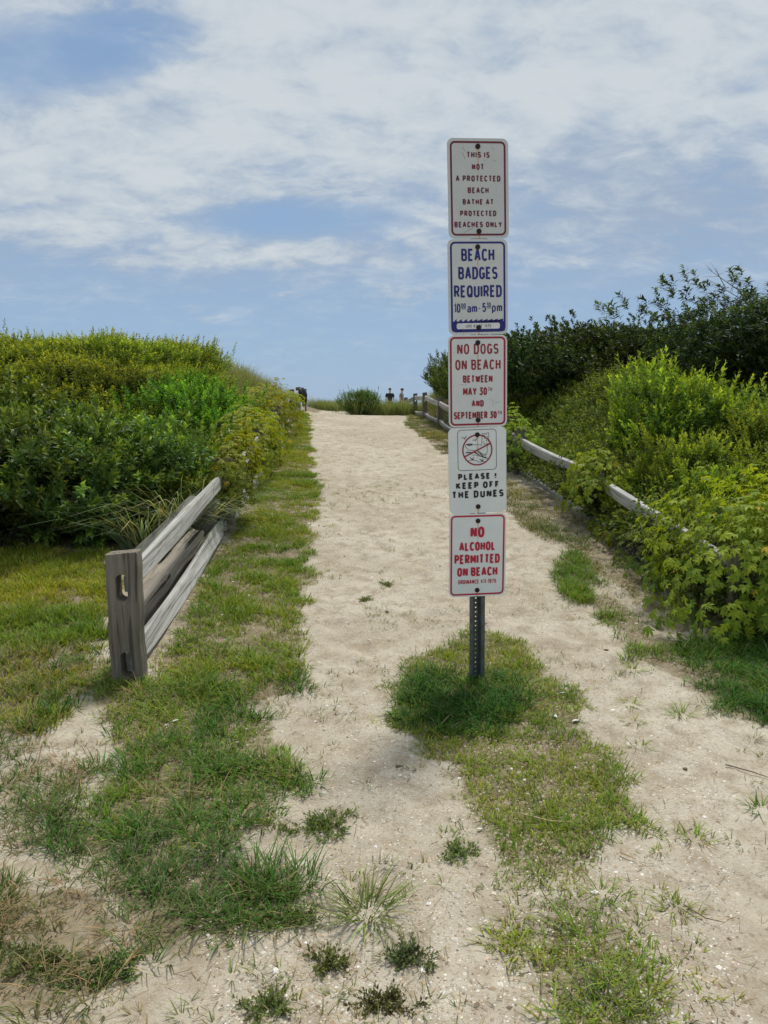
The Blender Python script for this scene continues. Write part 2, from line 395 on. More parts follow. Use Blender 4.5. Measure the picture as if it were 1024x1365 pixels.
def mat_sign():
    m, t, p, out = new_mat('aged_white_sign_sheeting')
    o = t.new('ShaderNodeTexCoord').outputs['Object']
    s = t.new('ShaderNodeSeparateXYZ'); t.put(s.inputs[0], o); x, z = s.outputs[0], s.outputs[2]
    oi = t.new('ShaderNodeObjectInfo').outputs['Random']
    n = t.noise(o, 9, 5, .6); fine = t.noise(o, 140, 3, .6)
    c = t.mix(t.ramp(n, .3, .75), (.60, .62, .61, 1), (.55, .575, .57, 1))
    c = t.mix(t.ramp(fine, .62, .72, 0, .25), c, (.42, .43, .41, 1))
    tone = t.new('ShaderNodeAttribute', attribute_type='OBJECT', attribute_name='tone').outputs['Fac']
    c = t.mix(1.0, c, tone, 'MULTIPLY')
    # rust washed down from the two bolts
    wob = t.math('MULTIPLY', t.math('SUBTRACT', t.noise(t.mapping(o, (0,0,0), (0,0,0), (1,1,.15)), 60, 2, .5), .5), .012)
    ax = t.math('ABSOLUTE', t.math('ADD', x, wob))
    line = t.ramp(ax, .0015, .0065, 1, 0)
    dn = t.math('SUBTRACT', .19, z)
    top = t.math('MULTIPLY', t.ramp(dn, 0, .01), t.ramp(dn, .05, .16, 1, 0))
    dn2 = t.math('SUBTRACT', -.194, z)
    st = t.math('MULTIPLY', line, t.math('MAXIMUM', top, t.ramp(dn2, 0, .008)))
    c = t.mix(t.math('MULTIPLY', st, .6), c, (.50, .25, .07, 1))
    t.put(p.inputs['Base Color'], c); p.inputs['Roughness'].default_value = .45
    p.inputs['Specular IOR Level'].default_value = .35
    return m

M = {}
M['ground'] = mat_ground()
M['grass'] = mat_leaf('grass_blades', .6, .32, (1.3, 1.25, .5), .0, .15)
M['leaf'] = mat_leaf('shrub_leaves', .55, .38, (1.45, 1.35, .4), .16, .18)
M['gloss'] = mat_leaf('glossy_dark_leaves', .42, .28, (1.4, 1.3, .4), .16, .28)
M['post'] = mat_wood('weathered_post_wood', (.235, .205, .165), (.088, .074, .058), 'Z', 1, .55)
M['rail'] = mat_wood('silvered_rail_wood', (.50, .49, .465), (.22, .21, .19), 'Y', 1.15, .06, .28)
M['log'] = mat_wood('old_driftwood', (.33, .29, .235), (.12, .10, .075), 'Y', .8, .05, 1.0)
M['piling'] = mat_wood('grey_timber', (.24, .235, .20), (.10, .097, .08), 'Y', 1, .5, .5)
M['bark'] = mat_plain('shrub_bark', (.085, .068, .05), .9, 0, .2, .3, 30)
M['steel'] = mat_plain('green_painted_steel', (.095, .11, .105), .5, .2, .5, .3, 25)
M['bolt'] = mat_plain('rusted_bolt', (.022, .014, .011), .6, .4, .4, .4, 90)
M['sign'] = mat_sign()
M['alu'] = mat_plain('sign_back_aluminium', (.45, .46, .47), .4, .8, .5, .1, 20)
M['maroon'] = mat_plain('faded_maroon_ink', (.13, .016, .035), .5, 0, .4, .2, 60)
M['red'] = mat_plain('red_ink', (.27, .016, .028), .5, 0, .4, .15, 60)
M['brightred'] = mat_plain('bright_red_ink', (.46, .015, .045), .5, 0, .4, .12, 60)
M['blue'] = mat_plain('navy_ink', (.012, .016, .16), .5, 0, .4, .15, 60)
M['black'] = mat_plain('black_ink', (.015, .015, .018), .5, 0, .4, .15, 60)
M['scuff'] = mat_plain('scuff_marks', (.25, .26, .26), .7, 0, .3, .2, 60)
M['chip'] = mat_plain('shell_and_stone', (.6, .55, .48), .7, 0, .3, attr=True)
M['sea'] = mat_plain('sea_water', (.05, .11, .16), .12, 0, .5, .15, .02)
M['shell'] = mat_plain('bleached_shell', (.72, .70, .66), .5, 0, .4, .1, 40)

# ------------------------------------------------------------------ ground and sea
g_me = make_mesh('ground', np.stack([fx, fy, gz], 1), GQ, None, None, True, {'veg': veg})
setp(obj('ground', g_me, M['ground']), kind='structure')
sea_me = make_mesh('sea', [(-9000, 110, -1.6), (9000, 110, -1.6), (9000, 12000, -1.6), (-9000, 12000, -1.6)], [(0, 1, 2, 3)])
setp(obj('sea', sea_me, M['sea']), kind='structure')

# ------------------------------------------------------------------ bars, tubes
def tube_arrays(pts, rads, seg=8, cap=True):
    pts = [Vector(p) for p in pts]; n = len(pts)
    V, Q, T = [], [], []
    prev = None
    for i, p in enumerate(pts):
        d = (pts[min(i+1, n-1)] - pts[max(i-1, 0)]).normalized()
        if prev is None: a = d.orthogonal().normalized()
        else: a = (prev - d*prev.dot(d)).normalized()
        prev = a; b = d.cross(a)
        for k in range(seg):
            t = 2*pi*k/seg; V.append(p + (a*cos(t) + b*sin(t))*rads[i])
    for i in range(n-1):
        for k in range(seg):
            k2 = (k+1) % seg
            Q.append((i*seg+k, i*seg+k2, (i+1)*seg+k2, (i+1)*seg+k))
    if cap:
        V.append(pts[0]); V.append(pts[-1]); c0, c1 = n*seg, n*seg+1
        for k in range(seg):
            T.append((c0, (k+1) % seg, k)); T.append((c1, (n-1)*seg+k, (n-1)*seg+(k+1) % seg))
    return np.array([tuple(v) for v in V]), Q, T

def loft(sections, caps=True):
    """sections: list of equal-length closed loops of 3-D points"""
    n, k = len(sections), len(sections[0]); V = [tuple(p) for s in sections for p in s]; Q, T = [], []
    for i in range(n-1):
        for a in range(k):
            b = (a+1) % k; Q.append((i*k+a, i*k+b, (i+1)*k+b, (i+1)*k+a))
    if caps:
        for i, flip in ((0, 1), (n-1, 0)):
            c = np.mean(sections[i], axis=0); V.append(tuple(c)); ci = len(V)-1
            for a in range(k):
                b = (a+1) % k; T.append((ci, i*k+b, i*k+a) if flip else (ci, i*k+a, i*k+b))
    return np.array(V), Q, T

# ------------------------------------------------------------------ lettering: stroke font
def E(cx, cy, rx, ry, a0, a1, n=14, p=2.5):
    out = []
    for i in range(n+1):
        a = R(a0 + (a1-a0)*i/n); c, s = cos(a), sin(a)
        out.append((cx + rx*math.copysign(abs(c)**(2/p), c), cy + ry*math.copysign(abs(s)**(2/p), s)))
    return out
GL = {
'A': (.60, [[(0,0),(.27,1)], [(.33,1),(.60,0)], [(.10,.31),(.50,.31)], [(.20,1),(.40,1)]]),
'B': (.52, [[(0,0),(0,1),(.30,1)]+E(.30,.765,.20,.235,90,-90)[1:]+[(0,.53)], [(.30,.53)]+E(.30,.265,.22,.265,90,-90)[1:]+[(0,0)]]),
'C': (.52, [E(.27,.5,.27,.5,38,322,22)]),
'D': (.54, [[(0,0),(0,1),(.24,1)]+E(.24,.5,.30,.5,90,-90)[1:]+[(0,0)]]),
'E': (.46, [[(.46,1),(0,1),(0,0),(.46,0)], [(0,.52),(.38,.52)]]),
'F': (.45, [[(.45,1),(0,1),(0,0)], [(0,.51),(.37,.51)]]),
'G': (.54, [E(.27,.5,.27,.5,38,350,24)[:-1]+[(.54,.44),(.30,.44)], [(.54,.44),(.54,.02)]]),
'H': (.54, [[(0,0),(0,1)], [(.54,0),(.54,1)], [(0,.52),(.54,.52)]]),
'I': (.0, [[(0,0),(0,1)]]),
'K': (.55, [[(0,0),(0,1)], [(.52,1),(0,.38)], [(.18,.60),(.55,0)]]),
'L': (.45, [[(0,1),(0,0),(.45,0)]]),
'M': (.68, [[(0,0),(0,1)], [(.02,1),(.34,.22)], [(.34,.22),(.66,1)], [(.68,1),(.68,0)]]),
'N': (.56, [[(0,0),(0,1)], [(.03,1),(.53,0)], [(.56,0),(.56,1)]]),
'O': (.56, [E(.28,.5,.28,.5,90,450,30)]),
'P': (.50, [[(0,0),(0,1),(.27,1)]+E(.27,.73,.23,.27,90,-90)[1:]+[(0,.46)]]),
'Q': (.58, [E(.28,.5,.28,.5,90,450,30), [(.33,.24),(.58,-.06)]]),
'R': (.52, [[(0,0),(0,1),(.28,1)]+E(.28,.74,.22,.26,90,-90)[1:]+[(0,.48)], [(.26,.48),(.52,0)]]),
'S': (.50, [E(.25,.745,.245,.255,25,270,16,2.2)+E(.25,.26,.25,.26,90,-155,16,2.2)[1:]]),
'T': (.52, [[(0,1),(.52,1)], [(.26,1),(.26,0)]]),
'U': (.54, [[(0,1),(0,.28)]+E(.27,.27,.27,.27,180,360)[1:]+[(.54,1)]]),
'W': (.80, [[(0,1),(.19,0)], [(.20,0),(.39,.9)], [(.41,.9),(.60,0)], [(.61,0),(.80,1)]]),
'Y': (.58, [[(0,1),(.29,.42)], [(.29,.42),(.58,1)], [(.29,.47),(.29,0)]]),
'0': (.50, [E(.25,.5,.25,.5,90,450,30)]),
'1': (.16, [[(0,.80),(.16,1),(.16,0)]]),
'2': (.48, [E(.24,.73,.24,.27,165,-35,14)+[(0,0),(.48,0)]]),
'3': (.48, [[(.02,1),(.46,1),(.22,.60)]+E(.22,.30,.26,.30,90,-150,14,2.2)[1:]]),
'5': (.50, [[(.46,1),(.05,1),(.03,.54)]+E(.24,.33,.26,.33,105,-150,16,2.2)]),
'7': (.48, [[(0,1),(.48,1),(.16,0)]]),
'9': (.48, [E(.24,.70,.24,.30,0,360,20), [(.48,.70)]+E(.24,.5,.24,.5,0,-140,12)[1:]]),
'#': (.56, [[(.14,.05),(.22,.95)], [(.36,.05),(.44,.95)], [(0,.35),(.54,.35)], [(.03,.66),(.56,.66)]]),
'-': (.24, [[(0,.45),(.24,.45)]]),
'!': (.0, [[(0,.32),(0,1)], [(0,0),(0,.13)]]),
'.': (.0, [[(-.04,0),(.04,0)]]),
'a': (.40, [[(.03,.56)]+E(.21,.46,.19,.18,130,0,10)+[(.40,0)], [(.40,.36),(.18,.36)]+E(.18,.18,.18,.18,90,270,10)[1:]+[(.40,.02)]]),
'm': (.62, [[(0,.64),(0,0)], [(0,.44)]+E(.155,.46,.155,.18,180,0,10)[1:]+[(.31,0)], [(.31,.44)]+E(.465,.46,.155,.18,180,0,10)[1:]+[(.62,0)]]),
'p': (.42, [[(0,.64),(0,-.26)], E(.20,.32,.21,.32,120,-120,16)]),
' ': (.26, []),
}
_layer = [0]
def ribbon(pts, th, y, G):
    """flat stroke in the sign plane (x, z), facing -y; mitred joints"""
    P = [Vector((p[0], p[1])) for p in pts]
    Q = [P[0]]
    for p in P[1:]:
        if (p-Q[-1]).length > 1e-6: Q.append(p)
    P = Q; n = len(P)
    if n < 2: return
    closed = (P[0]-P[-1]).length < 1e-5
    L, Rr = [], []
    for i in range(n):
        if closed: a, b = P[i-1] if i else P[-2], P[i+1] if i < n-1 else P[1]
        else: a, b = (P[i-1] if i else None), (P[i+1] if i < n-1 else None)
        d1 = (P[i]-a).normalized() if a is not None else (b-P[i]).normalized()
        d2 = (b-P[i]).normalized() if b is not None else d1
        n1, n2 = Vector((-d1.y, d1.x)), Vector((-d2.y, d2.x))
        mN = n1+n2
        mN = n1 if mN.length < 1e-4 else mN.normalized()
        k = th/2/max(.42, mN.dot(n1))
        L.append(P[i]+mN*k); Rr.append(P[i]-mN*k)
    _layer[0] = (_layer[0]+1) % 9
    yy = y - _layer[0]*.00009
    V = [(q.x, yy, q.y) for q in L] + [(q.x, yy, q.y) for q in Rr]
    G.add(V, [(n+i, n+i+1, i+1, i) for i in range(n-1)])

def text(G, s, x0, x1, z0, z1, th, y=-.0030, gap=.20, cap=1.0):
    """fit s into the box x0..x1, z0..z1 (z1 = cap height)"""
    H = z1-z0; Hs = H-th
    rel = th/Hs
    adv, pos = 0, []
    for i, ch in enumerate(s):
        wd = GL[ch][0]; pos.append(adv); adv += wd + gap + (rel if ch != ' ' else 0)
    adv -= gap + rel
    W = x1-x0-th
    k = W/max(adv, 1e-6)
    for ch, ps in zip(s, pos):
        for st in GL[ch][1]:
            ribbon([(x0+th/2+(ps+px)*k, z0+th/2+pz*Hs) for px, pz in st], th, y, G)

def rrect(hw, hh, r, n=7):
    out = []
    for cx, cy, a in ((hw-r, hh-r, 0), (-hw+r, hh-r, 90), (-hw+r, -hh+r, 180), (hw-r, -hh+r, 270)):
        for i in range(n+1):
            t = R(a+90*i/n); out.append((cx+r*cos(t), cy+r*sin(t)))
    return out

# ------------------------------------------------------------------ the sign post
PX, PY = 0.500, 3.97
PZ = h1(PX, PY)
LEAN = .016
def uchannel():
    G = Geo()
    # profile in x (width) and y (depth); open towards the viewer, web at the back
    half = [(-.042, 0), (-.023, 0), (-.016, .030), (-.0125, .032)]
    t = .0032; H = 2.72; zb = -.25
    def strip(p, q):
        d = Vector((q[0]-p[0], q[1]-p[1])).normalized(); nrm = Vector((-d.y, d.x))*t/2
        c = [(p[0]+nrm.x, p[1]+nrm.y), (q[0]+nrm.x, q[1]+nrm.y), (q[0]-nrm.x, q[1]-nrm.y), (p[0]-nrm.x, p[1]-nrm.y)]
        V, Q, T = loft([[(a, b, zb) for a, b in c], [(a, b, H) for a, b in c]]); G.add(V, Q, T)
    for s in (1, -1):
        pts = [(x*s, y) for x, y in half]
        for a, b in zip(pts[:-1], pts[1:]): strip(a, b)
    # web with a row of punched holes
    wv = .0135; pitch = .0254; r = .0048
    for y in (.0305, .0335):
        z = zb
        while z + pitch <= H+.001:
            c = z+pitch/2; O, I = [], []
            for k in range(8):
                a = 2*pi*k/8 + pi/8; I.append((r*cos(a), y, c+r*sin(a)))
            O = [(wv, y, c+pitch/5), (wv*.5, y, c+pitch/2), (-wv*.5, y, c+pitch/2), (-wv, y, c+pitch/5), (-wv, y, c-pitch/5), (-wv*.5, y, c-pitch/2), (wv*.5, y, c-pitch/2), (wv, y, c-pitch/5)]
            G.add(I+O, [(k, (k+1) % 8, 8+(k+1) % 8, 8+k) for k in range(8)])
            G.add([(wv, y, c+pitch/5), (wv, y, c+pitch/2), (wv*.5, y, c+pitch/2), (-wv, y, c+pitch/5), (-wv*.5, y, c+pitch/2), (-wv, y, c+pitch/2),
                   (wv, y, c-pitch/5), (wv*.5, y, c-pitch/2), (wv, y, c-pitch/2), (-wv, y, c-pitch/5), (-wv, y, c-pitch/2), (-wv*.5, y, c-pitch/2)],
                  None, [(0, 1, 2), (3, 4, 5), (6, 7, 8), (9, 10, 11)])
            z += pitch
    return G.mesh('sign_post')
post = obj('sign_post', uchannel(), M['steel'], None, (PX, PY, PZ))
YAW = R(-8.5); TIP = .012
post.rotation_euler = (TIP, -LEAN, -YAW)
setp(post, 'dark green perforated steel channel post carrying five stacked beach signs', 'post')

FW = .305
SIGN_H = [.465, .460, .458, .443, .441]
SIGN_GAP = [.002, .002, .002, .003]
sign_tops = [2.745]
for hgt, gap in zip(SIGN_H, SIGN_GAP): sign_tops.append(sign_tops[-1] - hgt - gap)
def sign(idx, roll, label, border, mat, dx=0.0):
    FH = SIGN_H[idx]; zc = sign_tops[idx] - FH/2
    px = PX - LEAN*zc + dx
    G = Geo()
    lo = rrect(FW/2, FH/2, .030)
    V, Q, T = loft([[(x, 0.0, z) for x, z in lo], [(x, -.0022, z) for x, z in lo]])
    me = make_mesh('beach_sign', V, Q, T); me.materials.append(M['sign']); me.materials.append(M['alu'])
    me.update()
    for p in me.polygons: p.material_index = 0 if p.normal.y < -.5 else 1
    o = obj('beach_sign', me, None, None, (px, PY-.010-TIP*zc, PZ+zc))
    o.rotation_euler = (TIP, -roll, -YAW)
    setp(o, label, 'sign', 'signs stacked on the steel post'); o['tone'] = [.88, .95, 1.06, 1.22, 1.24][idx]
    if border:
        G = Geo(); ox, oz, th = border; lp = rrect(FW/2-ox-th/2, FH/2-oz-th/2, .020); lp.append(lp[0])
        ribbon(lp, th, -.0024, G); obj('border', G.mesh('border'), mat, o)
    for z in (FH/2-.038, -FH/2+.034):
        V, Q, T = tube_arrays([(0, -.0022, z), (0, -.0062, z), (0, -.0078, z)], [.0125, .0125, .008], 14)
        obj('bolt', make_mesh('bolt', V, Q, T), M['bolt'], o)
    return o

def fit(lines, cx, cy, sx, sz, th, name, mat, par, gap=.2):
    k = par.dimensions; sx *= FW/.3048; sz *= k[2]/.4572; G = Geo()
    for L in lines:
        s, x0, x1, y0, y1 = L[:5]; t = L[5] if len(L) > 5 else th
        text(G, s, (x0-cx)*sx, (x1-cx)*sx, (cy-y1)*sz, (cy-y0)*sz, t, gap=gap)
    return obj(name, G.mesh(name), mat, par)

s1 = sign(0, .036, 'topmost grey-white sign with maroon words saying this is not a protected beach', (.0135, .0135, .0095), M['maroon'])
fit([('THIS IS',370,632,272,340),('NOT',427,565,408,475),('A PROTECTED',240,755,540,608),('BEACH',375,617,675,742),
     ('BATHE AT',315,672,808,872),('PROTECTED',283,703,940,1005),('BEACHES ONLY',215,768,1068,1133)], 498, 691, .000434, .0004,  .0060, 'lettering', M['maroon'], s1, .26)
G = Geo()
for pts in ([(-.078,.19),(-.062,.172)], [(-.076,.168),(-.064,.135)], [(.075,.19),(.079,.184)], [(.077,.13),(.09,.129)], [(-.077,-.205),(-.03,-.182)], [(.088,-.002),(.094,-.008)], [(.028,.128),(.034,.133)], [(.01,.205),(.013,.222)]):
    ribbon(pts, .0016, -.0026, G)
obj('scuff', G.mesh('scuff'), M['scuff'], s1)

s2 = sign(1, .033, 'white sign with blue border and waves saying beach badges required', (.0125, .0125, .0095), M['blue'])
fit([('BEACH',308,683,188,327),('BADGES',272,718,392,533),('REQUIRED',220,766,600,738),('10',220,290,806,910,.0062),('5',540,582,803,907,.0062)], 495, 622, .000449, .000421, .0098, 'lettering', M['blue'], s2, .2)
fit([('00',300,352,803,858),('30',588,638,797,853),('-',497,522,812,908,.006)], 495, 622, .000449, .000421, .0034, 'lettering', M['blue'], s2, .2)
G = Geo()
fx_ = lambda x: (x-495)*.000449*FW/.3048
fz_ = lambda y: (622-y)*.000421*SIGN_H[1]/.4572
text(G, 'am', fx_(368), fx_(480), fz_(910), fz_(805), .0062, gap=.16); text(G, 'pm', fx_(650), fx_(768), fz_(905), fz_(800), .0062, gap=.16)
ribbon([(fx_(303), fz_(867)), (fx_(352), fz_(867))], .0026, -.003, G); ribbon([(fx_(596), fz_(861)), (fx_(640), fz_(861))], .0026, -.003, G)
obj('lettering', G.mesh('lettering'), M['blue'], s2)
# blue sea band with ten breaking waves
G = Geo(); top = []
n = 10; xa, xb = fx_(200), fx_(790)
for i in range(n):
    x = xa + (xb-xa)*i/n; d = (xb-xa)/n
    top += [(x, fz_(1018)), (x+d*.35, fz_(1008)), (x+d*.62, fz_(988)), (x+d*.78, fz_(982)), (x+d*.70, fz_(998)), (x+d*.80, fz_(1014))]
bm = bmesh.new()
ol = [(fx_(188), fz_(1005))] + top + [(fx_(802), fz_(1005))]
ol += [(fx_(802), fz_(1100)), (fx_(795), fz_(1124)), (fx_(770), fz_(1132)), (fx_(220), fz_(1132)), (fx_(195), fz_(1124)), (fx_(188), fz_(1100))]
vs = [bm.verts.new((x, -.0034, z)) for x, z in ol]
f = bm.faces.new(vs[::-1]); bmesh.ops.triangulate(bm, faces=[f], ngon_method='EAR_CLIP'); bm.normal_update()
me = bpy.data.meshes.new('wave_band'); bm.to_mesh(me); bm.free()
obj('wave_band', me, M['blue'], s2)
lo = [(x + fx_(492), z + fz_(1066)) for x, z in rrect(.111, .0143, .009, 4)]
V, Q, T = loft([[(x, -.0034, z) for x, z in lo], [(x, -.0038, z) for x, z in lo]])
plate = obj('plate', make_mesh('plate', V, Q, T), mat_plain('sign_white', (.68, .70, .69), .45), s2)
G = Geo(); text(G, 'ORD #2 OF 1975', fx_(347), fx_(638), fz_(1083), fz_(1050), .0017, -.0040, .24)
obj('lettering', G.mesh('lettering'), M['black'], plate)

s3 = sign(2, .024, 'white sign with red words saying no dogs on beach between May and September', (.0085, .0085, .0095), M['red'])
fit([('NO DOGS',262,727,157,272),('ON BEACH',240,752,333,447)], 494, 576, .000459, .000443, .0082, 'lettering', M['red'], s3, .24)
fit([('BETWEEN',325,660,508,590),('MAY 30',325,597,645,733),('AND',422,560,788,862),('SEPTEMBER 30',218,708,918,1000)], 494, 576, .000459, .000443, .0074, 'lettering', M['red'], s3, .2)
fit([('TH',607,655,645,690),('TH',716,765,914,957)], 494, 576, .000459, .000443, .0028, 'lettering', M['red'], s3, .2)
G = Geo()
for pts in ([(-.095,-.014),(-.058,-.016)], [(.06,-.092),(.072,-.094),(.078,-.1),(.079,-.13)], [(.09,-.112),(.12,-.104)], [(.089,-.113),(.098,-.108)]): ribbon(pts, .0012, -.0026, G)
obj('scuff', G.mesh('scuff'), M['scuff'], s3)

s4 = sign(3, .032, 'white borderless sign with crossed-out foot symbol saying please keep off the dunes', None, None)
k4x = lambda x: (x-490)*.000464*FW/.3048
k4z = lambda y: (553-y)*.000465
fit([('PLEASE',266,632,583,655),('!',683,708,583,655)], 490, 553, .000464, .000465, .0090, 'lettering', M['black'], s4, .22)
fit([('KEEP OFF',240,735,682,760)], 490, 553, .000464, .000465, .0094, 'lettering', M['black'], s4, .26)
fit([('THE DUNES',193,785,782,866)], 490, 553, .000464, .000465, .0096, 'lettering', M['black'], s4, .26)
G = Geo()
lp = [(x + k4x(486), z + k4z(325)) for x, z in rrect(.1012, .1035, .018)]; lp.append(lp[0])
ribbon(lp, .0028, -.0026, G)
def sk(pts, t=.0022): ribbon([(k4x(x), k4z(y)) for x, y in pts], t, -.0026, G)
sk([(312,185),(338,187),(346,200),(354,182),(366,168)], .0034); sk([(434,216),(460,214),(470,222),(476,206),(488,190)], .0034)
sk([(545,150),(620,142),(618,240)]); sk([(545,150),(538,275),(500,268),(440,268)]); sk([(440,268),(430,257),(390,254),(358,262),(352,275),(366,300),(392,325),(440,328),(490,336),(520,350),(545,372),(575,380),(598,362),(604,255)])
sk([(372,265),(400,258),(430,266),(400,274),(372,265)], .0045)
for q in ((565,165),(590,160),(605,185),(572,200),(592,225),(560,240),(575,180),(600,210),(566,262),(590,262)): sk([(q[0]-4,q[1]-5),(q[0]+4,q[1]+6)], .0034)
sk([(358,340),(400,348),(450,350),(480,370),(520,395)]); sk([(355,352),(420,352),(470,352),(530,400),(605,424)], .004); sk([(430,380),(470,380),(510,398)]); sk([(495,340),(530,380),(560,410),(588,405)], .004); sk([(520,360),(560,395),(595,380)])
sk([(375,442),(410,436),(440,434),(480,446),(520,462)]); sk([(402,405),(425,422),(430,436),(436,420),(447,404)], .0034); sk([(418,425),(448,428)], .003)
sk([(512,425),(532,440),(540,455),(546,438),(556,424)], .0034); sk([(525,440),(565,455)], .003); sk([(515,462),(545,452),(572,458)])
obj('pictogram', G.mesh('pictogram'), M['black'], s4)
G = Geo()
ribbon([(k4x(488) + .0765*cos(R(a)), k4z(325) + .0765*sin(R(a))) for a in range(0, 361, 8)], .0066, -.0040, G)
ribbon([(k4x(340), k4z(396)), (k4x(637), k4z(257))], .0068, -.0050, G)
obj('prohibition_ring', G.mesh('prohibition_ring'), M['red'], s4)

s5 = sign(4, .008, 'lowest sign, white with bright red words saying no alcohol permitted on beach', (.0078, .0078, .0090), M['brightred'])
fit([('NO',262,362,112,190,.0135)], 315, 318, .000751, .000768, .0135, 'lettering', M['brightred'], s5, .18)
fit([('ALCOHOL',183,443,220,285),('PERMITTED',150,476,310,378),('ON BEACH',170,460,403,468)], 315, 318, .000751, .000768, .0108, 'lettering', M['brightred'], s5, .18)
fit([('ORDINANCE #11-1975',178,452,492,523)], 315, 318, .000751, .000768, .0040, 'lettering', M['brightred'], s5, .24)

# ------------------------------------------------------------------ fences
rng = np.random.default_rng(11)
def post_mesh(wd=.165, dp=.11, H=.985, below=.30, seed=0):
    r = np.random.default_rng(seed)
    bm = bmesh.new()
    bmesh.ops.create_cube(bm, size=1)
    for v in bm.verts:
        v.co = Vector((v.co.x*wd, v.co.y*dp, (v.co.z+.5)*H - below))
    bmesh.ops.bevel(bm, geom=list(bm.edges), offset=.008, segments=2, affect='EDGES', profile=.6)
    # dense enough vertically to be a little uneven
    for k in range(1, 14):
        z = -below + H*k/14
        bmesh.ops.bisect_plane(bm, geom=bm.verts[:]+bm.edges[:]+bm.faces[:], plane_co=(0, 0, z), plane_no=(0, 0, 1))
    ph = r.uniform(0, 6, 4)
    for v in bm.verts:
        z = v.co.z
        v.co.x += .004*sin(z*9+ph[0]) + .003*sin(z*23+ph[1]); v.co.y += .004*sin(z*8+ph[2])
        if z > H-below-.03: v.co.z += .008*sin(v.co.x*30+ph[3])
    me = bpy.data.meshes.new('post'); bm.to_mesh(me); bm.free()
    return me
def cutters(zs, hw=.030, hh=.072):
    G = Geo()
    for z in zs:
        lo = rrect(hw, hh, hw*.98, 6)
        V, Q, T = loft([[(x, -.3, z+q) for x, q in lo], [(x, .3, z+q) for x, q in lo]]); G.add(V, Q, T)
    me = G.mesh('cutter'); 
    bm = bmesh.new(); bm.from_mesh(me); bmesh.ops.recalc_face_normals(bm, faces=bm.faces); bm.to_mesh(me); bm.free()
    return me
def mortised(seed):
    a = bpy.data.objects.new('tmp', post_mesh(seed=seed)); b = bpy.data.objects.new('tmp2', cutters((.505, .085)))
    C.objects.link(a); C.objects.link(b)
    md = a.modifiers.new('m', 'BOOLEAN'); md.object = b; md.operation = 'DIFFERENCE'; md.solver = 'EXACT'
    dg = bpy.context.evaluated_depsgraph_get()
    me = bpy.data.meshes.new_from_object(a.evaluated_get(dg)); me.name = 'post'
    bpy.data.objects.remove(a); bpy.data.objects.remove(b)
    me.materials.clear(); me.materials.append(M['post'])
    return me
PM = [mortised(1), mortised(2)]

def rail_mesh(p0, p1, hgt=.120, dep=.046, seed=0, tilt=.15, tongue=.06, over=.09):
    """hand-split rail, tapered to a tongue at both ends; local Y along the rail"""
    r = np.random.default_rng(seed)
    p0, p1 = Vector(p0), Vector(p1); L = (p1-p0).length
    secs = []; n = 26
    base = [(-.5,-.44),(-.40,-.5),(.42,-.5),(.5,-.42),(.48,.40),(.38,.5),(-.36,.47),(-.5,.40)]
    ph = r.uniform(0, 6, 6)
    for i in range(n+1):
        t = i/n; y = -over + (L+2*over)*t
        e = min(t, 1-t)*(L+2*over)
        k = float(ss(np.array((e-.06)/.22)))
        hh = hgt*(.80 + .20*k)*(1 + .05*sin(t*7+ph[0])); dd = dep*(.62 + .38*k)*(1 + .08*sin(t*6+ph[1]))
        tw = tilt*k*(1 + .3*sin(t*4+ph[2])); cx = .010*sin(t*4+ph[3]); cz = .014*sin(t*3.3+ph[4]) - .02*sin(t*pi)
        s = []
        for j, (u, v) in enumerate(base):
            u2, v2 = u*dd*(1+.06*sin(t*11+j*2.1)), v*hh*(1+.05*sin(t*9+j*1.7))
            s.append((cx + u2*cos(tw) - v2*sin(tw), y, cz + u2*sin(tw) + v2*cos(tw)))
        secs.append(s)
    V, Q, T = loft(secs)
    me = make_mesh('rail', V, Q, T)
    bm = bmesh.new(); bm.from_mesh(me); bmesh.ops.recalc_face_normals(bm, faces=bm.faces); bm.to_mesh(me); bm.free()
    return me

def fence(posts, hs, label, group=None, hi=.505, lo=.085, skip=()):
    x0, y0 = posts[0]
    root = empty('split_rail_fence', (x0, y0, h1(x0, y0)), label, 'fence', group)
    o0 = Vector(root.location)
    B = []
    for i, (x, y) in enumerate(posts):
        z = h1(x, y) + (hs[i] if hs else 0)
        B.append(Vector((x, y, z)))
        q = obj('post', PM[i % 2], None, root, Vector((x, y, z)) - o0)
        if i >= 4: q.scale = (.72, .8, .93)
        q.rotation_euler = (rng.normal(0, .012), rng.normal(0, .012), rng.normal(0, .04))
    for i in range(len(posts)-1):
        for kind, hz in (('hi', hi), ('lo', lo)):
            if (i, kind) in skip: continue
            off = Vector((0.012 if i % 2 else -.012, 0, hz))
            a, b = B[i]+off, B[i+1]+off
            me = rail_mesh(a, b, over=.09 if i else -.02, seed=i*7+len(kind)+(3 if kind == 'hi' else 0), tilt=(.16 if kind == 'hi' else .38))
            r = obj('rail', me, M['rail'], root, a - o0)
            r.rotation_euler = (b-a).to_track_quat('Y', 'Z').to_euler()
    return root
LP = [(-1.365, 3.97), (-1.47, 7.05), (-1.62, 9.95), (-1.80, 12.8), (-2.02, 15.5), (-2.1, 17.6), (-2.17, 19.6), (-2.3, 22.4)]
lf = fence(LP, None, 'weathered grey split rail fence along the left edge of the sand path', 'split rail fences lining the path')
lf.children[0].rotation_euler = (0.0, -.012, .05)
RP = [(2.28, 4.75), (2.12, 7.6), (1.86, 10.5), (1.70, 13.0), (1.45, 15.4), (1.26, 17.4), (1.05, 19.9), (.92, 22.6), (.72, 25.6)]
rf = fence(RP, [-.14, -.06, -.05, 0, 0, 0, 0, 0, 0], 'weathered grey split rail fence sinking into greenery along the right of the path', 'split rail fences lining the path')

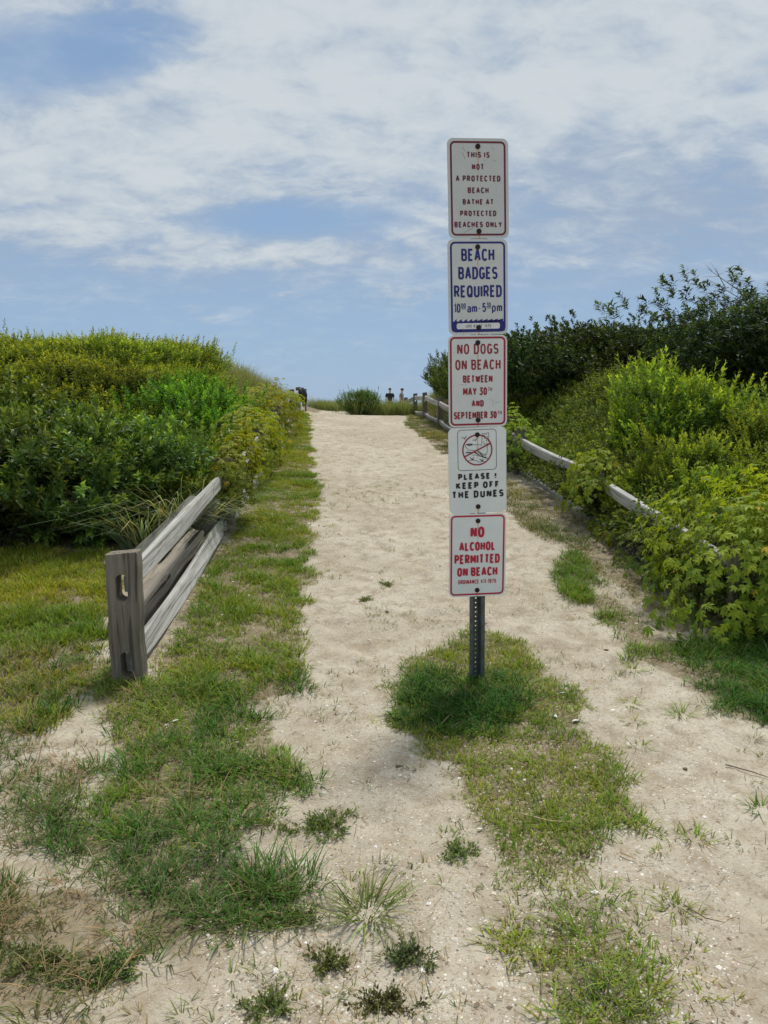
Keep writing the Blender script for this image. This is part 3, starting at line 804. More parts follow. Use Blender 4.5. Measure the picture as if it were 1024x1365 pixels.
# wood lying behind the left fence
def log_mesh(L, r, seed, rough=.18, seg=22, n=26, taper=.15):
    q = np.random.default_rng(seed); secs = []
    ang = np.arange(seg)*2*pi/seg
    amp = q.normal(0, 1, seg); amp = (amp + np.roll(amp, 1))/2
    for i in range(n+1):
        t = i/n; rr = r*(1 - taper*t)*(1 + .05*sin(t*9))
        a2 = amp + .5*np.array([sin(3*t*5 + k*1.9) for k in range(seg)])
        rad = rr*(1 + rough*.6*a2*.5)
        secs.append([(rad[k]*cos(ang[k]), L*t, rad[k]*sin(ang[k])) for k in range(seg)])
    V, Q, T = loft(secs); me = make_mesh('log', V, Q, T, None, False)
    bm = bmesh.new(); bm.from_mesh(me); bmesh.ops.recalc_face_normals(bm, faces=bm.faces); bm.to_mesh(me); bm.free()
    return me
def lay(name, me, mat, a, b, label, cat, roll=0):
    a, b = Vector(a), Vector(b)
    o = obj(name, me, mat, None, a); qt = (b-a).to_track_quat('Y', 'Z')
    o.rotation_euler = (qt.to_matrix() @ Matrix.Rotation(roll, 3, 'Y')).to_euler()
    return setp(o, label, cat)
a, b = Vector((-1.57, 4.55, h1(-1.57,4.55)+.08)), Vector((-1.58, 6.35, h1(-1.58,6.35)+.13))
lay('driftwood_log', log_mesh((b-a).length, .095, 4, .45), M['log'], a, b, 'cracked old driftwood log lying low behind the left fence rails', 'log')
a, b = Vector((-1.95, 6.0, h1(-2,6)+.02)), Vector((-1.62, 6.60, h1(-1.65,6.6)+.36))
lay('timber_pole', log_mesh((b-a).length, .095, 9, .05, 20, 10, .0), M['piling'], a, b, 'grey-green round timber pole propped slantwise behind the left fence', 'timber pole')
a, b = Vector((-1.66, 6.85, h1(-1.66,6.85)-.1)), Vector((-1.56, 6.75, h1(-1.6,6.8)+.36))
lay('wooden_stump', log_mesh((b-a).length, .11, 12, .10, 20, 8, .05), M['piling'], a, b, 'stout upright wooden stump half hidden behind the left fence rails', 'stump')

# ------------------------------------------------------------------ grass
def blades(rng, base, az, L, W, lean, bend, col, G, twist=None):
    n = len(base); d = np.stack([np.cos(az), np.sin(az), np.zeros(n)], 1)
    tw = az + pi/2 + (rng.normal(0, .5, n) if twist is None else twist)
    s = np.stack([np.cos(tw), np.sin(tw), np.zeros(n)], 1)
    V = np.zeros((n, 7, 3)); K = np.zeros((n, 7, 3))
    for i, (t, wk) in enumerate(((0, .8), (.38, 1.0), (.74, .7))):
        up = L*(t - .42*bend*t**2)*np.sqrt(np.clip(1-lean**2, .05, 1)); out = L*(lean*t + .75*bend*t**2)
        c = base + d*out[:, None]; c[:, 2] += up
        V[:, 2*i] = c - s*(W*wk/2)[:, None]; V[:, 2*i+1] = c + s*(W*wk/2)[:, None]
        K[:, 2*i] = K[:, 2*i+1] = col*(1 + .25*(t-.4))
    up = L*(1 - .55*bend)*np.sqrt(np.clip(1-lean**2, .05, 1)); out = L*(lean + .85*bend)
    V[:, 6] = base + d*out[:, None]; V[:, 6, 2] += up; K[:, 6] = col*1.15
    o = np.arange(n)[:, None]*7
    Q = np.concatenate([o+np.array([[0,1,3,2]]), o+np.array([[2,3,5,4]])]); T = o+np.array([[4,5,6]])
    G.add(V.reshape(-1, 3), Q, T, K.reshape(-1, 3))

def colvar(rng, n, c, v=.25, straw=.06, strawc=(.36, .29, .15)):
    c = np.asarray(c)[None]*(1 + rng.normal(0, v, (n, 1))) * (1 + rng.normal(0, .07, (n, 3)))
    m = rng.random(n) < straw
    c[m] = np.asarray(strawc)*(1 + rng.normal(0, .2, (m.sum(), 1)))
    return np.clip(c, .008, .8)

def grass_patch(G, rng, poly, tufts, per, L, W, col, lean=(.2, .65), bend=(.1, .7), rad=.03, straw=.06, thr=.0, nf=5.0, nseed=70, also=None, ja=.14):
    P = np.array(POLY[poly]) if isinstance(poly, str) else np.array(poly)
    x0, y0 = P.min(0)-ja; x1, y1 = P.max(0)+ja
    A = (x1-x0)*(y1-y0); n = int(tufts*A)
    x, y = rng.uniform(x0, x1, n), rng.uniform(y0, y1, n)
    jx, jy = jit(x, y, ja); m = inpoly(jx, jy, [tuple(p) for p in P])
    nz = fbm(x*nf, y*nf, nseed, 3)
    m &= nz + rng.normal(0, .05, n) > thr
    if also is not None: m &= also(x, y)
    x, y, nz = x[m], y[m], nz[m]
    n = len(x)
    k = rng.integers(max(1, int(per*.6)), int(per*1.5)+1, n)
    ti = np.repeat(np.arange(n), k); N = len(ti)
    sz = np.repeat(rng.uniform(.65, 1.25, n)*(.6 + .8*np.clip((nz-thr)/(1-thr)*1.4, 0, 1)), k)
    a = rng.uniform(0, 2*pi, N); rr = rad*np.sqrt(rng.random(N))
    bx, by = x[ti] + rr*np.cos(a), y[ti] + rr*np.sin(a)
    bz = height(bx, by) - .004
    tc_ = colvar(rng, n, (1, 1, 1), .16, 0)[ti]
    cl = colvar(rng, N, col, .20, straw)*tc_
    tint = fbm(bx*1.7, by*1.7, nseed+31, 3)[:, None]
    cl = cl*(1 + (tint-.5)*np.array([[1.1, .5, .3]]))
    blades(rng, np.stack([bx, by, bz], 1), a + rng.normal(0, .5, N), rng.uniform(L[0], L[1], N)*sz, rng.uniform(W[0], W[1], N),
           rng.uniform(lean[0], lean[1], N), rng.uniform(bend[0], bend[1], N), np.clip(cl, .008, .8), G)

DK, MD, YL, OL = (.105, .205, .030), (.20, .30, .038), (.325, .375, .044), (.165, .205, .055)
rng = np.random.default_rng(21)
def stuff(name, G, mat): return setp(obj(name, G.mesh(name), mat), kind='stuff')
G = Geo()
grass_patch(G, rng, 'lawn', 800, 10, (.03, .075), (.004, .007), YL, (.1,.6), (.1,.6), .04, .08, .22)
grass_patch(G, rng, 'lawn', 260, 10, (.05, .10), (.004, .007), MD, (.1,.6), (.1,.6), .035, .05, .45)
grass_patch(G, rng, 'lawn_low', 650, 9, (.03, .075), (.004, .006), YL, (.2,.7), (.1,.6), .04, .35, .36)
grass_patch(G, rng, 'lawn_low', 300, 9, (.04, .09), (.004, .006), OL, (.2,.7), (.1,.6), .035, .25, .44)
grass_patch(G, rng, 'lawn_low', 260, 9, (.06, .12), (.004, .006), DK, (.2,.7), (.1,.6), .035, .1, .52, nseed=73)
stuff('lawn_grass', G, M['grass'])
G = Geo()
grass_patch(G, rng, 'verge', 620, 9, (.025, .06), (.004, .007), YL, (.15,.75), (.1,.6), .04, .07, .30)
grass_patch(G, rng, 'verge', 260, 10, (.04, .09), (.004, .007), MD, (.2,.7), (.1,.7), .035, .06, .46, also=lambda x, y: y < 11)
stuff('verge_grass', G, M['grass'])
G = Geo()
grass_patch(G, rng, 'lush', 460, 12, (.04, .105), (.0035, .006), DK, (.2,.85), (.2,.8), .045, .05, .45, 7.0, ja=.24)
grass_patch(G, rng, 'lush', 380, 10, (.03, .09), (.003, .0055), MD, (.2,.85), (.2,.8), .04, .10, .38, nseed=88, ja=.2)
grass_patch(G, rng, 'lush', 300, 9, (.02, .06), (.003, .005), YL, (.2,.85), (.2,.8), .04, .20, .40, nseed=89, ja=.24)
grass_patch(G, rng, 'low_a', 560, 11, (.04, .12), (.003, .0055), DK, (.3,.85), (.2,.8), .045, .10, .42)
grass_patch(G, rng, 'low_a', 380, 9, (.03, .10), (.003, .005), (.16,.20,.05), (.3,.85), (.2,.8), .04, .25, .42, nseed=90)
stuff('lush_grass', G, M['grass'])
G = Geo()
grass_patch(G, rng, 'low_b', 420, 10, (.03, .09), (.0025, .005), OL, (.3,.85), (.2,.7), .04, .30, .43)
grass_patch(G, rng, 'low_b', 420, 8, (.04, .11), (.0022, .004), (.38,.30,.16), (.4,.95), (.2,.7), .05, .6, .42, nseed=95)
grass_patch(G, rng, 'dry', 380, 9, (.03, .09), (.0025, .0045), OL, (.3,.85), (.2,.7), .04, .25, .50)
grass_patch(G, rng, 'dry', 260, 8, (.03, .09), (.0022, .004), (.40,.31,.17), (.4,.95), (.2,.7), .05, .6, .45, nseed=97)
grass_patch(G, rng, 'dry', 420, 10, (.03, .08), (.003, .005), DK, (.3,.9), (.2,.8), .045, .08, .50, 6.0, 103, ja=.25)
grass_patch(G, rng, 'low_b', 420, 10, (.03, .08), (.003, .005), DK, (.3,.9), (.2,.8), .045, .08, .50, 6.0, 105, ja=.25)
grass_patch(G, rng, 'fence_dirt', 160, 7, (.02, .06), (.0022, .004), (.36,.28,.16), (.4,.95), (.2,.7), .05, .5, .42, nseed=99)
grass_patch(G, rng, 'fence_dirt_far', 260, 8, (.02, .07), (.0025, .0045), OL, (.3,.9), (.2,.7), .05, .35, .44, nseed=101)
grass_patch(G, rng, 'lush', 60, 8, (.05, .12), (.0022, .004), (.40,.31,.17), (.4,.95), (.2,.7), .05, .6, .40, nseed=98)
stuff('dry_grass', G, M['grass'])
G = Geo()
grass_patch(G, rng, 'island', 1300, 8, (.016, .042), (.003, .0055), YL, (.2,.85), (.1,.6), .035, .07, .28, ja=.22)
grass_patch(G, rng, 'island', 420, 8, (.025, .07), (.003, .0055), MD, (.2,.8), (.1,.6), .03, .08, .42, nseed=77)
grass_patch(G, rng, 'island_dark', 560, 12, (.05, .115), (.004, .007), (.085, .165, .028), (.2,.8), (.2,.8), .045, .03, .30, ja=.10)
grass_patch(G, rng, 'island_low', 480, 10, (.02, .07), (.003, .005), YL, (.3,.9), (.2,.8), .04, .12, .34, ja=.2)
grass_patch(G, rng, 'island_low', 260, 10, (.03, .08), (.003, .005), MD, (.3,.9), (.2,.8), .04, .10, .40, nseed=79, ja=.2)
grass_patch(G, rng, [(.32,2.75),(.85,2.75),(.87,2.3),(.80,1.5),(.42,1.5),(.42,2.0)], 420, 8, (.015, .05), (.0025, .005), YL, (.3,.9), (.1,.6), .04, .2, .42, nseed=81, ja=.25)
stuff('island_grass', G, M['grass'])
G = Geo()
grass_patch(G, rng, 'right_near', 520, 10, (.03, .09), (.0035, .006), MD, (.2,.8), (.1,.7), .04, .10, .42)
grass_patch(G, rng, 'deep', 620, 12, (.05, .12), (.0035, .006), DK, (.2,.8), (.2,.8), .045, .07, .30)
grass_patch(G, rng, 'right_tuft', 520, 11, (.05, .11), (.0035, .006), MD, (.2,.8), (.2,.8), .045, .08, .36)
grass_patch(G, rng, 'right_far', 420, 9, (.03, .08), (.004, .007), (.19,.22,.06), (.2,.8), (.1,.7), .045, .25, .42)
stuff('fence_side_grass', G, M['grass'])

# thin ragged fringes where the turf breaks up into the sand
G = Geo()
for nm, c_, th_ in (('verge', YL, .47), ('lush', MD, .47), ('low_a', OL, .46), ('low_b', OL, .46), ('island', YL, .45), ('island_low', OL, .45), ('right_near', OL, .45), ('lawn_low', YL, .46), ('dry', OL, .44)):
    grass_patch(G, rng, nm, 150, 7, (.02, .06), (.0025, .0045), c_, (.3,.9), (.1,.6), .03, .25, th_, 7.0, 140, ja=.42)
stuff('fringe_grass', G, M['grass'])
# scattered tiny sprigs on the sand: too many and too small to count
G = Geo()
n = 5000; x, y = rng.uniform(-1.8, 2.4, n), 1.5 + 9*rng.random(n)**1.3
m = fbm(x*2.2, y*2.2, 130, 3) + rng.normal(0, .06, n) > .59
x, y = x[m], y[m]; k = rng.integers(4, 12, len(x)); ti = np.repeat(np.arange(len(x)), k); N = len(ti)
a = rng.uniform(0, 2*pi, N); bx, by = x[ti] + .012*np.cos(a), y[ti] + .012*np.sin(a)
blades(rng, np.stack([bx, by, height(bx, by)-.003], 1), a, rng.uniform(.015, .05, N), rng.uniform(.002, .004, N), rng.uniform(.4, .9, N), rng.uniform(.1, .5, N), colvar(rng, N, OL, .25, .25), G)
stuff('sprigs', G, M['grass'])

# ------------------------------------------------------------------ leaves and shrubs
def norm(a): return a/np.maximum(np.linalg.norm(a, axis=1, keepdims=True), 1e-9)
def leaves(G, pos, ax, up, L, W, col, fold=.25, droop=.15, big=False):
    """pos: base, ax: pointing direction, up: rough leaf normal"""
    ax = norm(ax); side = norm(np.cross(ax, up)); nr = np.cross(side, ax); n = len(pos)
    L, W = L[:, None], W[:, None]
    P = lambda t, s, h: pos + ax*L*t + side*W*s + nr*(W*h) - nr*(L*droop*t*t)
    if not big:
        V = np.stack([P(0,0,0), P(.48,-.5,fold), P(1,0,0), P(.48,.5,fold), P(.5,0,0)], 1)
        o = np.arange(n)[:, None]*5
        T = np.concatenate([o+np.array([[0,4,1]]), o+np.array([[1,4,2]]), o+np.array([[0,3,4]]), o+np.array([[4,3,2]])])
        G.add(V.reshape(-1, 3), None, T, np.repeat(col, 5, 0))
    else:
        V = np.stack([P(0,0,0), P(.28,-.36,fold*.8), P(.62,-.48,fold), P(1,0,0), P(.62,.48,fold), P(.28,.36,fold*.8), P(.28,0,0), P(.62,0,0)], 1)
        o = np.arange(n)[:, None]*8
        Q = np.concatenate([o+np.array([[6,7,2,1]]), o+np.array([[6,5,4,7]])])
        T = np.concatenate([o+np.array([[0,6,1]]), o+np.array([[7,3,2]]), o+np.array([[0,5,6]]), o+np.array([[7,4,3]])])
        G.add(V.reshape(-1, 3), Q, T, np.repeat(col, 8, 0))

def shoots(G, rng, base, dirn, length, nl, leafL, leafW, c_old, c_tip, spread=.9, droop=.2, fold=.25, big=False, stemG=None, tipp=.55, vary=.2, ratio=(.7, 1.15), cv=None):
    """leafy shoots: nl leaves spiralling up each stem, the young ones at the tip"""
    n = len(base); dirn = norm(dirn)
    ref = np.where(np.abs(dirn[:, 2:3]) > .9, np.array([[1., 0, 0]]), np.array([[0, 0, 1.]]))
    u = norm(np.cross(dirn, ref)); v = np.cross(dirn, u)
    si = np.repeat(np.arange(n), nl); k = np.tile(np.arange(nl), n); t = (k + rng.random(n*nl)*.8)/nl
    ph = k*2.4 + np.repeat(rng.uniform(0, 6.28, n), nl) + rng.normal(0, .3, n*nl)
    rad = u[si]*np.cos(ph)[:, None] + v[si]*np.sin(ph)[:, None]
    pos = base[si] + dirn[si]*(length[si]*t)[:, None]
    sp = (spread*(1.15 - .75*t))[:, None]
    ax = dirn[si] + rad*sp + rng.normal(0, .18, (n*nl, 3)); ax[:, 2] -= droop*.6
    sz = (.75 + .5*np.sin(np.clip(t, 0, 1)*pi))*rng.uniform(*ratio, n*nl)
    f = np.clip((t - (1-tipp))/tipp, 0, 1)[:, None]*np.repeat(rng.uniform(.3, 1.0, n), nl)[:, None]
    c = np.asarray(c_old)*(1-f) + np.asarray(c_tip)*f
    c = c*(1 + rng.normal(0, vary, (n*nl, 1)))*np.repeat(1 + rng.normal(0, .14, (n, 1)), nl, 0)
    if cv is not None: c = c*np.repeat(np.clip(1 + .30*cv, .45, 1.8), nl)[:, None]
    leaves(G, pos, ax, dirn[si] + rng.normal(0, .25, (n*nl, 3)), leafL*sz, leafW*sz, np.clip(c, .006, .8), fold, droop, big)

def lump_dirs(rng, n): return norm(rng.normal(0, 1, (n, 3)))
def crown_points(rng, n, rad, lumps, amp, low=-.35, shell=(.55, 1.0), bough=11, spreadb=.20):
    """points grouped in boughs over a lumpy crown"""
    nb = max(3, n//bough)
    d = norm(rng.normal(0, 1, (int(nb*2.4)+8, 3))); d = d[d[:, 2] > low][:nb]
    q = shell[0] + (shell[1]-shell[0])*rng.random(len(d))**.6
    bi = rng.integers(0, len(d), n)
    d2 = norm(d[bi] + rng.normal(0, spreadb, (n, 3)))
    r = np.ones(n)
    for L in lumps: r += amp*np.maximum(0, d2@L - .72)/.28
    r -= amp*.5
    qq = q[bi]*(1 + .05*rng.normal(0, 1, n)) - .10*np.linalg.norm(d2-d[bi], axis=1)
    P = d2*np.asarray(rad)*(r*qq)[:, None]
    crown_points.bough = (rng.normal(0, 1, len(d))[bi])
    return P, d2, r

def branches(rng, tips, base_r=.02, nb=9, jitter=.08, root=(0, 0, 0)):
    G = Geo(); idx = rng.choice(len(tips), nb, replace=False)
    for i in idx:
        e = tips[i]*.9; st = np.array(root) + np.array([rng.normal(0, .03), rng.normal(0, .03), -.08])
        mid = st*.5 + e*.5 + rng.normal(0, jitter, 3); mid[2] += .05
        pts = [st, st*.72+mid*.28 + rng.normal(0, jitter*.3, 3), mid, mid*.45+e*.55 + rng.normal(0, jitter*.5, 3), e]
        V, Q, T = tube_arrays(pts, [base_r, base_r*.8, base_r*.6, base_r*.4, base_r*.15], 6); G.add(V, Q, T)
    return G

def shrub_meshes(seed, rad, n, nl, leafL, leafW, c_old, c_tip, slen=(.10, .22), up=.7, spread=.9, amp=.35, big=False, droop=.2, low=-.3, nb=9, tipp=.55, inner=.3, cz=None, name='foliage'):
    r = np.random.default_rng(seed); lumps = lump_dirs(r, 9); lumps[:, 2] = np.abs(lumps[:, 2])*.8
    cz = rad[2]*.62 if cz is None else cz
    G = Geo()
    p, d, rr = crown_points(r, n, rad, lumps, amp, low, (.62, .98)); cvb = crown_points.bough
    dr = d*.75 + np.array([0, 0, up]) + r.normal(0, .28, p.shape)
    p[:, 2] += cz
    shoots(G, r, p, dr, r.uniform(*slen, len(p)), nl, leafL, leafW, c_old, c_tip, spread, droop, .25, big, tipp=tipp, cv=cvb)
    # inner, older foliage
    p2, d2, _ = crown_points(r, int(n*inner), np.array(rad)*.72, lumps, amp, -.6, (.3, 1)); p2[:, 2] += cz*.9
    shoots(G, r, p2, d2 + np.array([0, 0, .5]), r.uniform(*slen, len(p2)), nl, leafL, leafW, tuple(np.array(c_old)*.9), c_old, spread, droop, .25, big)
    # a few leading shoots that break the outline
    p3, d3, _ = crown_points(r, max(6, int(n*.05)), rad, lumps, amp, .2, (.92, 1.02), 3); p3[:, 2] += cz
    shoots(G, r, p3, d3*.5 + np.array([0, 0, 1.]), r.uniform(slen[1]*.8, slen[1]*1.35, len(p3)), nl+4, leafL, leafW*.9, c_old, c_tip, spread*.8, droop, .25, big, tipp=.8)
    fm = G.mesh(name)
    bm_ = branches(r, p, .02*rad[0]/.6, nb).mesh('stem', True)
    return fm, bm_

def shrub(name, meshes, mat, loc, label, cat, group=None, scale=(1, 1, 1), rz=0, part='foliage', stem='stem'):
    root = empty(name, loc, label, cat, group)
    root.scale = scale; root.rotation_euler = (0, 0, rz)
    obj(part, meshes[0], mat, root); obj(stem, meshes[1], M['bark'], root)
    return root

# left dune: shrub prototypes
yg_old, yg_tip = (.125, .185, .028), (.44, .475, .045)
bay_old, bay_tip = (.078, .135, .028), (.31, .39, .045)
br_old, br_tip = (.10, .215, .028), (.25, .43, .05)
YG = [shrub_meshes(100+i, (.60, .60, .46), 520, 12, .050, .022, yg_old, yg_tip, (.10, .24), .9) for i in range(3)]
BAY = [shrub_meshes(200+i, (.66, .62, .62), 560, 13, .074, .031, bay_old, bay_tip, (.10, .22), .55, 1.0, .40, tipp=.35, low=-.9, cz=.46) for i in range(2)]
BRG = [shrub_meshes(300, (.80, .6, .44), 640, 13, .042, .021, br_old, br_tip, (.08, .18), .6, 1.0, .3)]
r = np.random.default_rng(8)
grp = 'shrubs massed on the left dune'
lab = 'yellow-green leafy shrub merging into the thicket on the left dune'
bright_spots = [(-2.55, 9.7), (-2.75, 11.0)]
cnt = 0
yy = 7.3
while yy < 15.6:
    xx = -.56*yy - 1.0
    xe = -1.95 + .22*float(ss(np.array((yy-8.2)/1.2))) - .03*max(0, yy-9) - .10*max(0, yy-12)
    while xx < xe:
        x = xx + r.normal(0, .16); y = yy + r.normal(0, .16)
        if all((x-a)**2 + (y-b)**2 > .3 for a, b in bright_spots) and x < xe and not (y > 12.5 and x > -2.4 - .28*(y-12.5)):
            s = r.uniform(.75, 1.12)*(1 if y < 12 else .9)
            if y > 10.2: s *= float(np.clip(.62 + .38*(-x-1.9)/1.7, .62, 1))
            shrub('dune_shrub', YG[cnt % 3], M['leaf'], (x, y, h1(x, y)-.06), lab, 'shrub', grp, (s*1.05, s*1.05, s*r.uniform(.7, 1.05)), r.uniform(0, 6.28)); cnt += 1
        xx += .72
    yy += .72
for i, (x, y) in enumerate(bright_spots):
    shrub('bright_shrub', BRG[0], M['leaf'], (x, y, h1(x, y)+.12-.1*i), ['larger bright green rounded shrub standing out amid the left dune thicket', 'smaller bright green shrub on the path side of the left dune thicket'][i], 'shrub', 'bright green shrubs on the left dune', (1.1-.2*i, 1.1-.2*i, 1.15-.15*i), i*1.3)
BP = [(-4.15, 6.95, 1.05), (-3.35, 6.9, 1.12), (-2.72, 7.0, 1.0), (-4.9, 7.3, 1.15), (-2.3, 7.45, .85), (-3.8, 7.6, 1.2), (-3.0, 7.7, 1.1), (-5.3, 8.2, 1.2), (-4.5, 8.2, 1.15), (-2.4, 8.2, .95)]
for i, (x, y, s) in enumerate(BP):
    y -= .22
    shrub('bayberry_shrub', BAY[i % 2], M['gloss'], (x, y, h1(x, y)-.05), 'dark glossy bayberry shrub at the foot of the left dune beside the lawn', 'shrub', 'dark glossy shrubs fronting the left dune', (s, s, s*.95), i*1.7)

# ------------------------------------------------------------------ beach grass (marram)
def marram(G, rng, xs, ys, per, L, col, W=(.004, .007), lean=(.05, .5), bend=(.15, .9), rad=.05, straw=.12, wind=None, dz=0):
    n = len(xs); k = rng.integers(int(per*.6), int(per*1.4)+1, n); ti = np.repeat(np.arange(n), k); N = len(ti)
    a = rng.uniform(0, 2*pi, N); rr = rad*np.sqrt(rng.random(N))
    bx, by = xs[ti]+rr*np.cos(a), ys[ti]+rr*np.sin(a)
    if wind is not None: a = wind + rng.normal(0, .9, N)
    blades(rng, np.stack([bx, by, height(bx, by)-.02+dz], 1), a, rng.uniform(L[0], L[1], N), rng.uniform(W[0], W[1], N), rng.uniform(*lean, N), rng.uniform(*bend, N), colvar(rng, N, col, .22, straw), G)
BG = (.20, .235, .085)
r = np.random.default_rng(31)
G = Geo()
n = 620; y = r.uniform(10.8, 21.5, n); x = -2.15 - .03*(y-12) - r.random(n)**1.2*(1.9 - .05*(y-12))
marram(G, r, x, y, 16, (.30, .62), BG, (.004, .008))
stuff('ridge_beach_grass', G, M['grass'])
G = Geo()
n = 420; x = r.normal(-2.05, .62, n); y = r.uniform(29, 33.5, n)
m = (x > -2.9) & (x < -.9); marram(G, r, x[m], y[m], 16, (.30, .62), BG, (.006, .010))
n = 600; x = r.uniform(-.9, 2.2, n); y = r.uniform(23, 28, n)
marram(G, r, x, y, 16, (.30, .58), (.18, .22, .08), (.006, .010))
n = 260; x = r.uniform(-.1, 1.0, n); y = r.uniform(22.2, 26, n)
m = x < .9; marram(G, r, x[m], y[m], 15, (.40, .72), (.18, .22, .075), (.005, .009))
n = 60; x = r.normal(-.55, .3, n); y = r.uniform(22.1, 23.2, n); marram(G, r, x, y, 14, (.45, .85), (.17, .22, .08), (.005, .009))
stuff('far_beach_grass', G, M['grass'])
G = Geo()
n = 420; y = r.uniform(14.5, 25, n); x = 1.75 - pshift(y) + .45 + r.random(n)*2.4
marram(G, r, x, y, 14, (.30, .7), BG, (.005, .009))
stuff('right_ridge_beach_grass', G, M['grass'])
def clump(x, y, n, L, col, label, lean=(.1, .6), bend=(.3, 1.0), rad=.14, W=(.004, .008), straw=.08, seed=1, name='beach_grass_clump', cat='grass clump', group=None, z=None):
    q = np.random.default_rng(seed); G = Geo(); z0 = h1(x, y)
    a = q.uniform(0, 2*pi, n); rr = rad*np.sqrt(q.random(n)); bx, by = rr*np.cos(a), rr*np.sin(a)
    blades(q, np.stack([bx, by, height(bx+x, by+y)-z0-.01], 1), a+q.normal(0, .6, n), q.uniform(L[0], L[1], n), q.uniform(W[0], W[1], n), q.uniform(*lean, n), q.uniform(*bend, n), colvar(q, n, col, .2, straw), G)
    o = obj(name, G.mesh(name), M['grass'], None, (x, y, z0)); return setp(o, label, cat, group)
SG = (.27, .33, .19)
clump(-1.80, 6.95, 380, (.50, .95), SG, 'large arching silvery beach grass clump spilling behind the left fence', rad=.25, W=(.006, .012), seed=3, group='beach grass clumps along the fences', bend=(.5, 1.1))
clump(-2.08, 6.6, 220, (.45, .85), SG, 'silvery beach grass clump between dark shrub and slanted timber pole', rad=.2, W=(.006, .011), seed=4, group='beach grass clumps along the fences', bend=(.5, 1.1))
clump(-1.66, 6.25, 40, (.25, .5), SG, 'thin straggling beach grass sprouting over the driftwood log', rad=.12, seed=5, group='beach grass clumps along the fences', bend=(.6, 1.1))
clump(2.25, 8.1, 60, (.4, .75), SG, 'bluish beach grass clump beside the covered right fence post', rad=.1, seed=6, group='beach grass clumps along the fences', bend=(.4, 1.0))
clump(2.75, 5.9, 60, (.4, .8), SG, 'sparse arching beach grass clump behind the right fence rail', rad=.3, seed=7, group='beach grass clumps along the fences', bend=(.5, 1.1))
clump(2.0, 4.75, 40, (.2, .42), (.13, .19, .07), 'narrow upright grass clump under the creeper at the right', rad=.08, seed=8, group='beach grass clumps along the fences', bend=(.2, .8))

# far bush on the crest
FB = shrub_meshes(410, (.62, .5, .44), 800, 12, .055, .017, (.10, .16, .055), (.20, .26, .09), (.12, .28), .9, .8, .3)
shrub('crest_shrub', FB, M['leaf'], (-.60, 22.6, h1(-.60, 22.6)-.05), 'grey-green bush in the middle of the path crest against the sky', 'shrub', None, (.85, .8, .95))

# ------------------------------------------------------------------ right side greenery
FS = [shrub_meshes(420+i, (.62, .6, .52), 480, 12, .05, .021, (.07, .11, .03), (.19, .23, .06), (.10, .24), .8) for i in range(2)]
r = np.random.default_rng(77); k = 0
for y in np.arange(13.5, 24, 1.0):
    for j in range(3):
        x = 2.45 - float(pshift(y)) + .35 + j*.85 + .02*(y-13.5) + r.normal(0, .12); q = y + r.normal(0, .25)
        s = r.uniform(.8, 1.15)
        shrub('slope_shrub', FS[k % 2], M['leaf'], (x, q, h1(x, q)-.06), 'muted green shrub on the slope behind the far right fence', 'shrub', 'shrubs on the far right slope', (s, s, s*.95), r.uniform(0, 6)); k += 1

DKT_o, DKT_t = (.032, .064, .018), (.11, .175, .032)
def tree_meshes(seed, rad, n, nl, leafL, leafW, c_old, c_tip, trunk_h, droop, slen, up, tr=.07, amp=.45, spread=.9):
    q = np.random.default_rng(seed); lumps = lump_dirs(q, 11); lumps[:, 2] = np.abs(lumps[:, 2])
    G = Geo(); cz = trunk_h + rad[2]*.55
    p, d, _ = crown_points(q, n, rad, lumps, amp*.8, -.55, (.55, .98), 12, .20); cvb = crown_points.bough; p[:, 2] += cz
    shoots(G, q, p, d*.8 + np.array([0, 0, up]) + q.normal(0, .3, p.shape), q.uniform(*slen, len(p)), nl, leafL, leafW, c_old, c_tip, spread, droop, .2, False, tipp=.4, cv=cvb)
    p3, d3, _ = crown_points(q, int(n*.05), rad, lumps, amp, .0, (.93, 1.0), 4); p3[:, 2] += cz
    shoots(G, q, p3, d3*.7 + np.array([0, 0, .7]) + q.normal(0, .2, p3.shape), q.uniform(slen[1]*.6, slen[1]*1.05, len(p3)), nl+2, leafL, leafW, c_old, c_tip, spread*.9, droop, .2, False, tipp=.8)
    crown = G.mesh('crown')
    T_ = Geo()
    pts = [(0, 0, -.3), (.02, 0, trunk_h*.5), (.06, .03, trunk_h), (.1, .02, cz)]
    V, Q, T = tube_arrays(pts, [tr, tr*.85, tr*.7, tr*.35], 9); T_.add(V, Q, T)
    for i in q.choice(len(p), 14, replace=False):
        st = np.array(pts[1+i % 3]); e = p[i]*.95; mid = (st+e)/2 + q.normal(0, .08, 3)
        V, Q, T = tube_arrays([st, mid, e], [tr*.5, tr*.3, tr*.08], 6); T_.add(V, Q, T)
    return crown, T_.mesh('trunk', True)
T1 = [tree_meshes(500+i, (.98, .95, .78), 1700, 13, .062, .029, DKT_o, DKT_t, .26, .15, (.08, .17), .5) for i in range(2)]
T2 = tree_meshes(520, (1.45, 1.35, .88), 3000, 13, .080, .034, (.028, .054, .017), (.12, .18, .04), .30, .5, (.10, .22), .25, .07)
def tree(name, m, mat, x, y, label, group, s, rz): return shrub(name, m, mat, (x, y, h1(x, y)-.1), label, 'tree', group, s, rz, 'crown', 'trunk')
tg = 'dark trees behind the right dune'
tree('dune_tree', T1[0], M['gloss'], 2.75, 13.6, 'squat dark evergreen tree immediately behind the stacked signs', tg, (.95, .9, .76), 0)
tree('dune_tree', T1[1], M['gloss'], 3.85, 13.4, 'dark evergreen tree with sprigs rising above its neighbours, middle of the right skyline', tg, (1.0, .95, .78), 1)
tree('dune_tree', T1[0], M['gloss'], 4.9, 13.2, 'dark evergreen tree touching the tall drooping tree at the right', tg, (.9, .9, .74), 2.2)
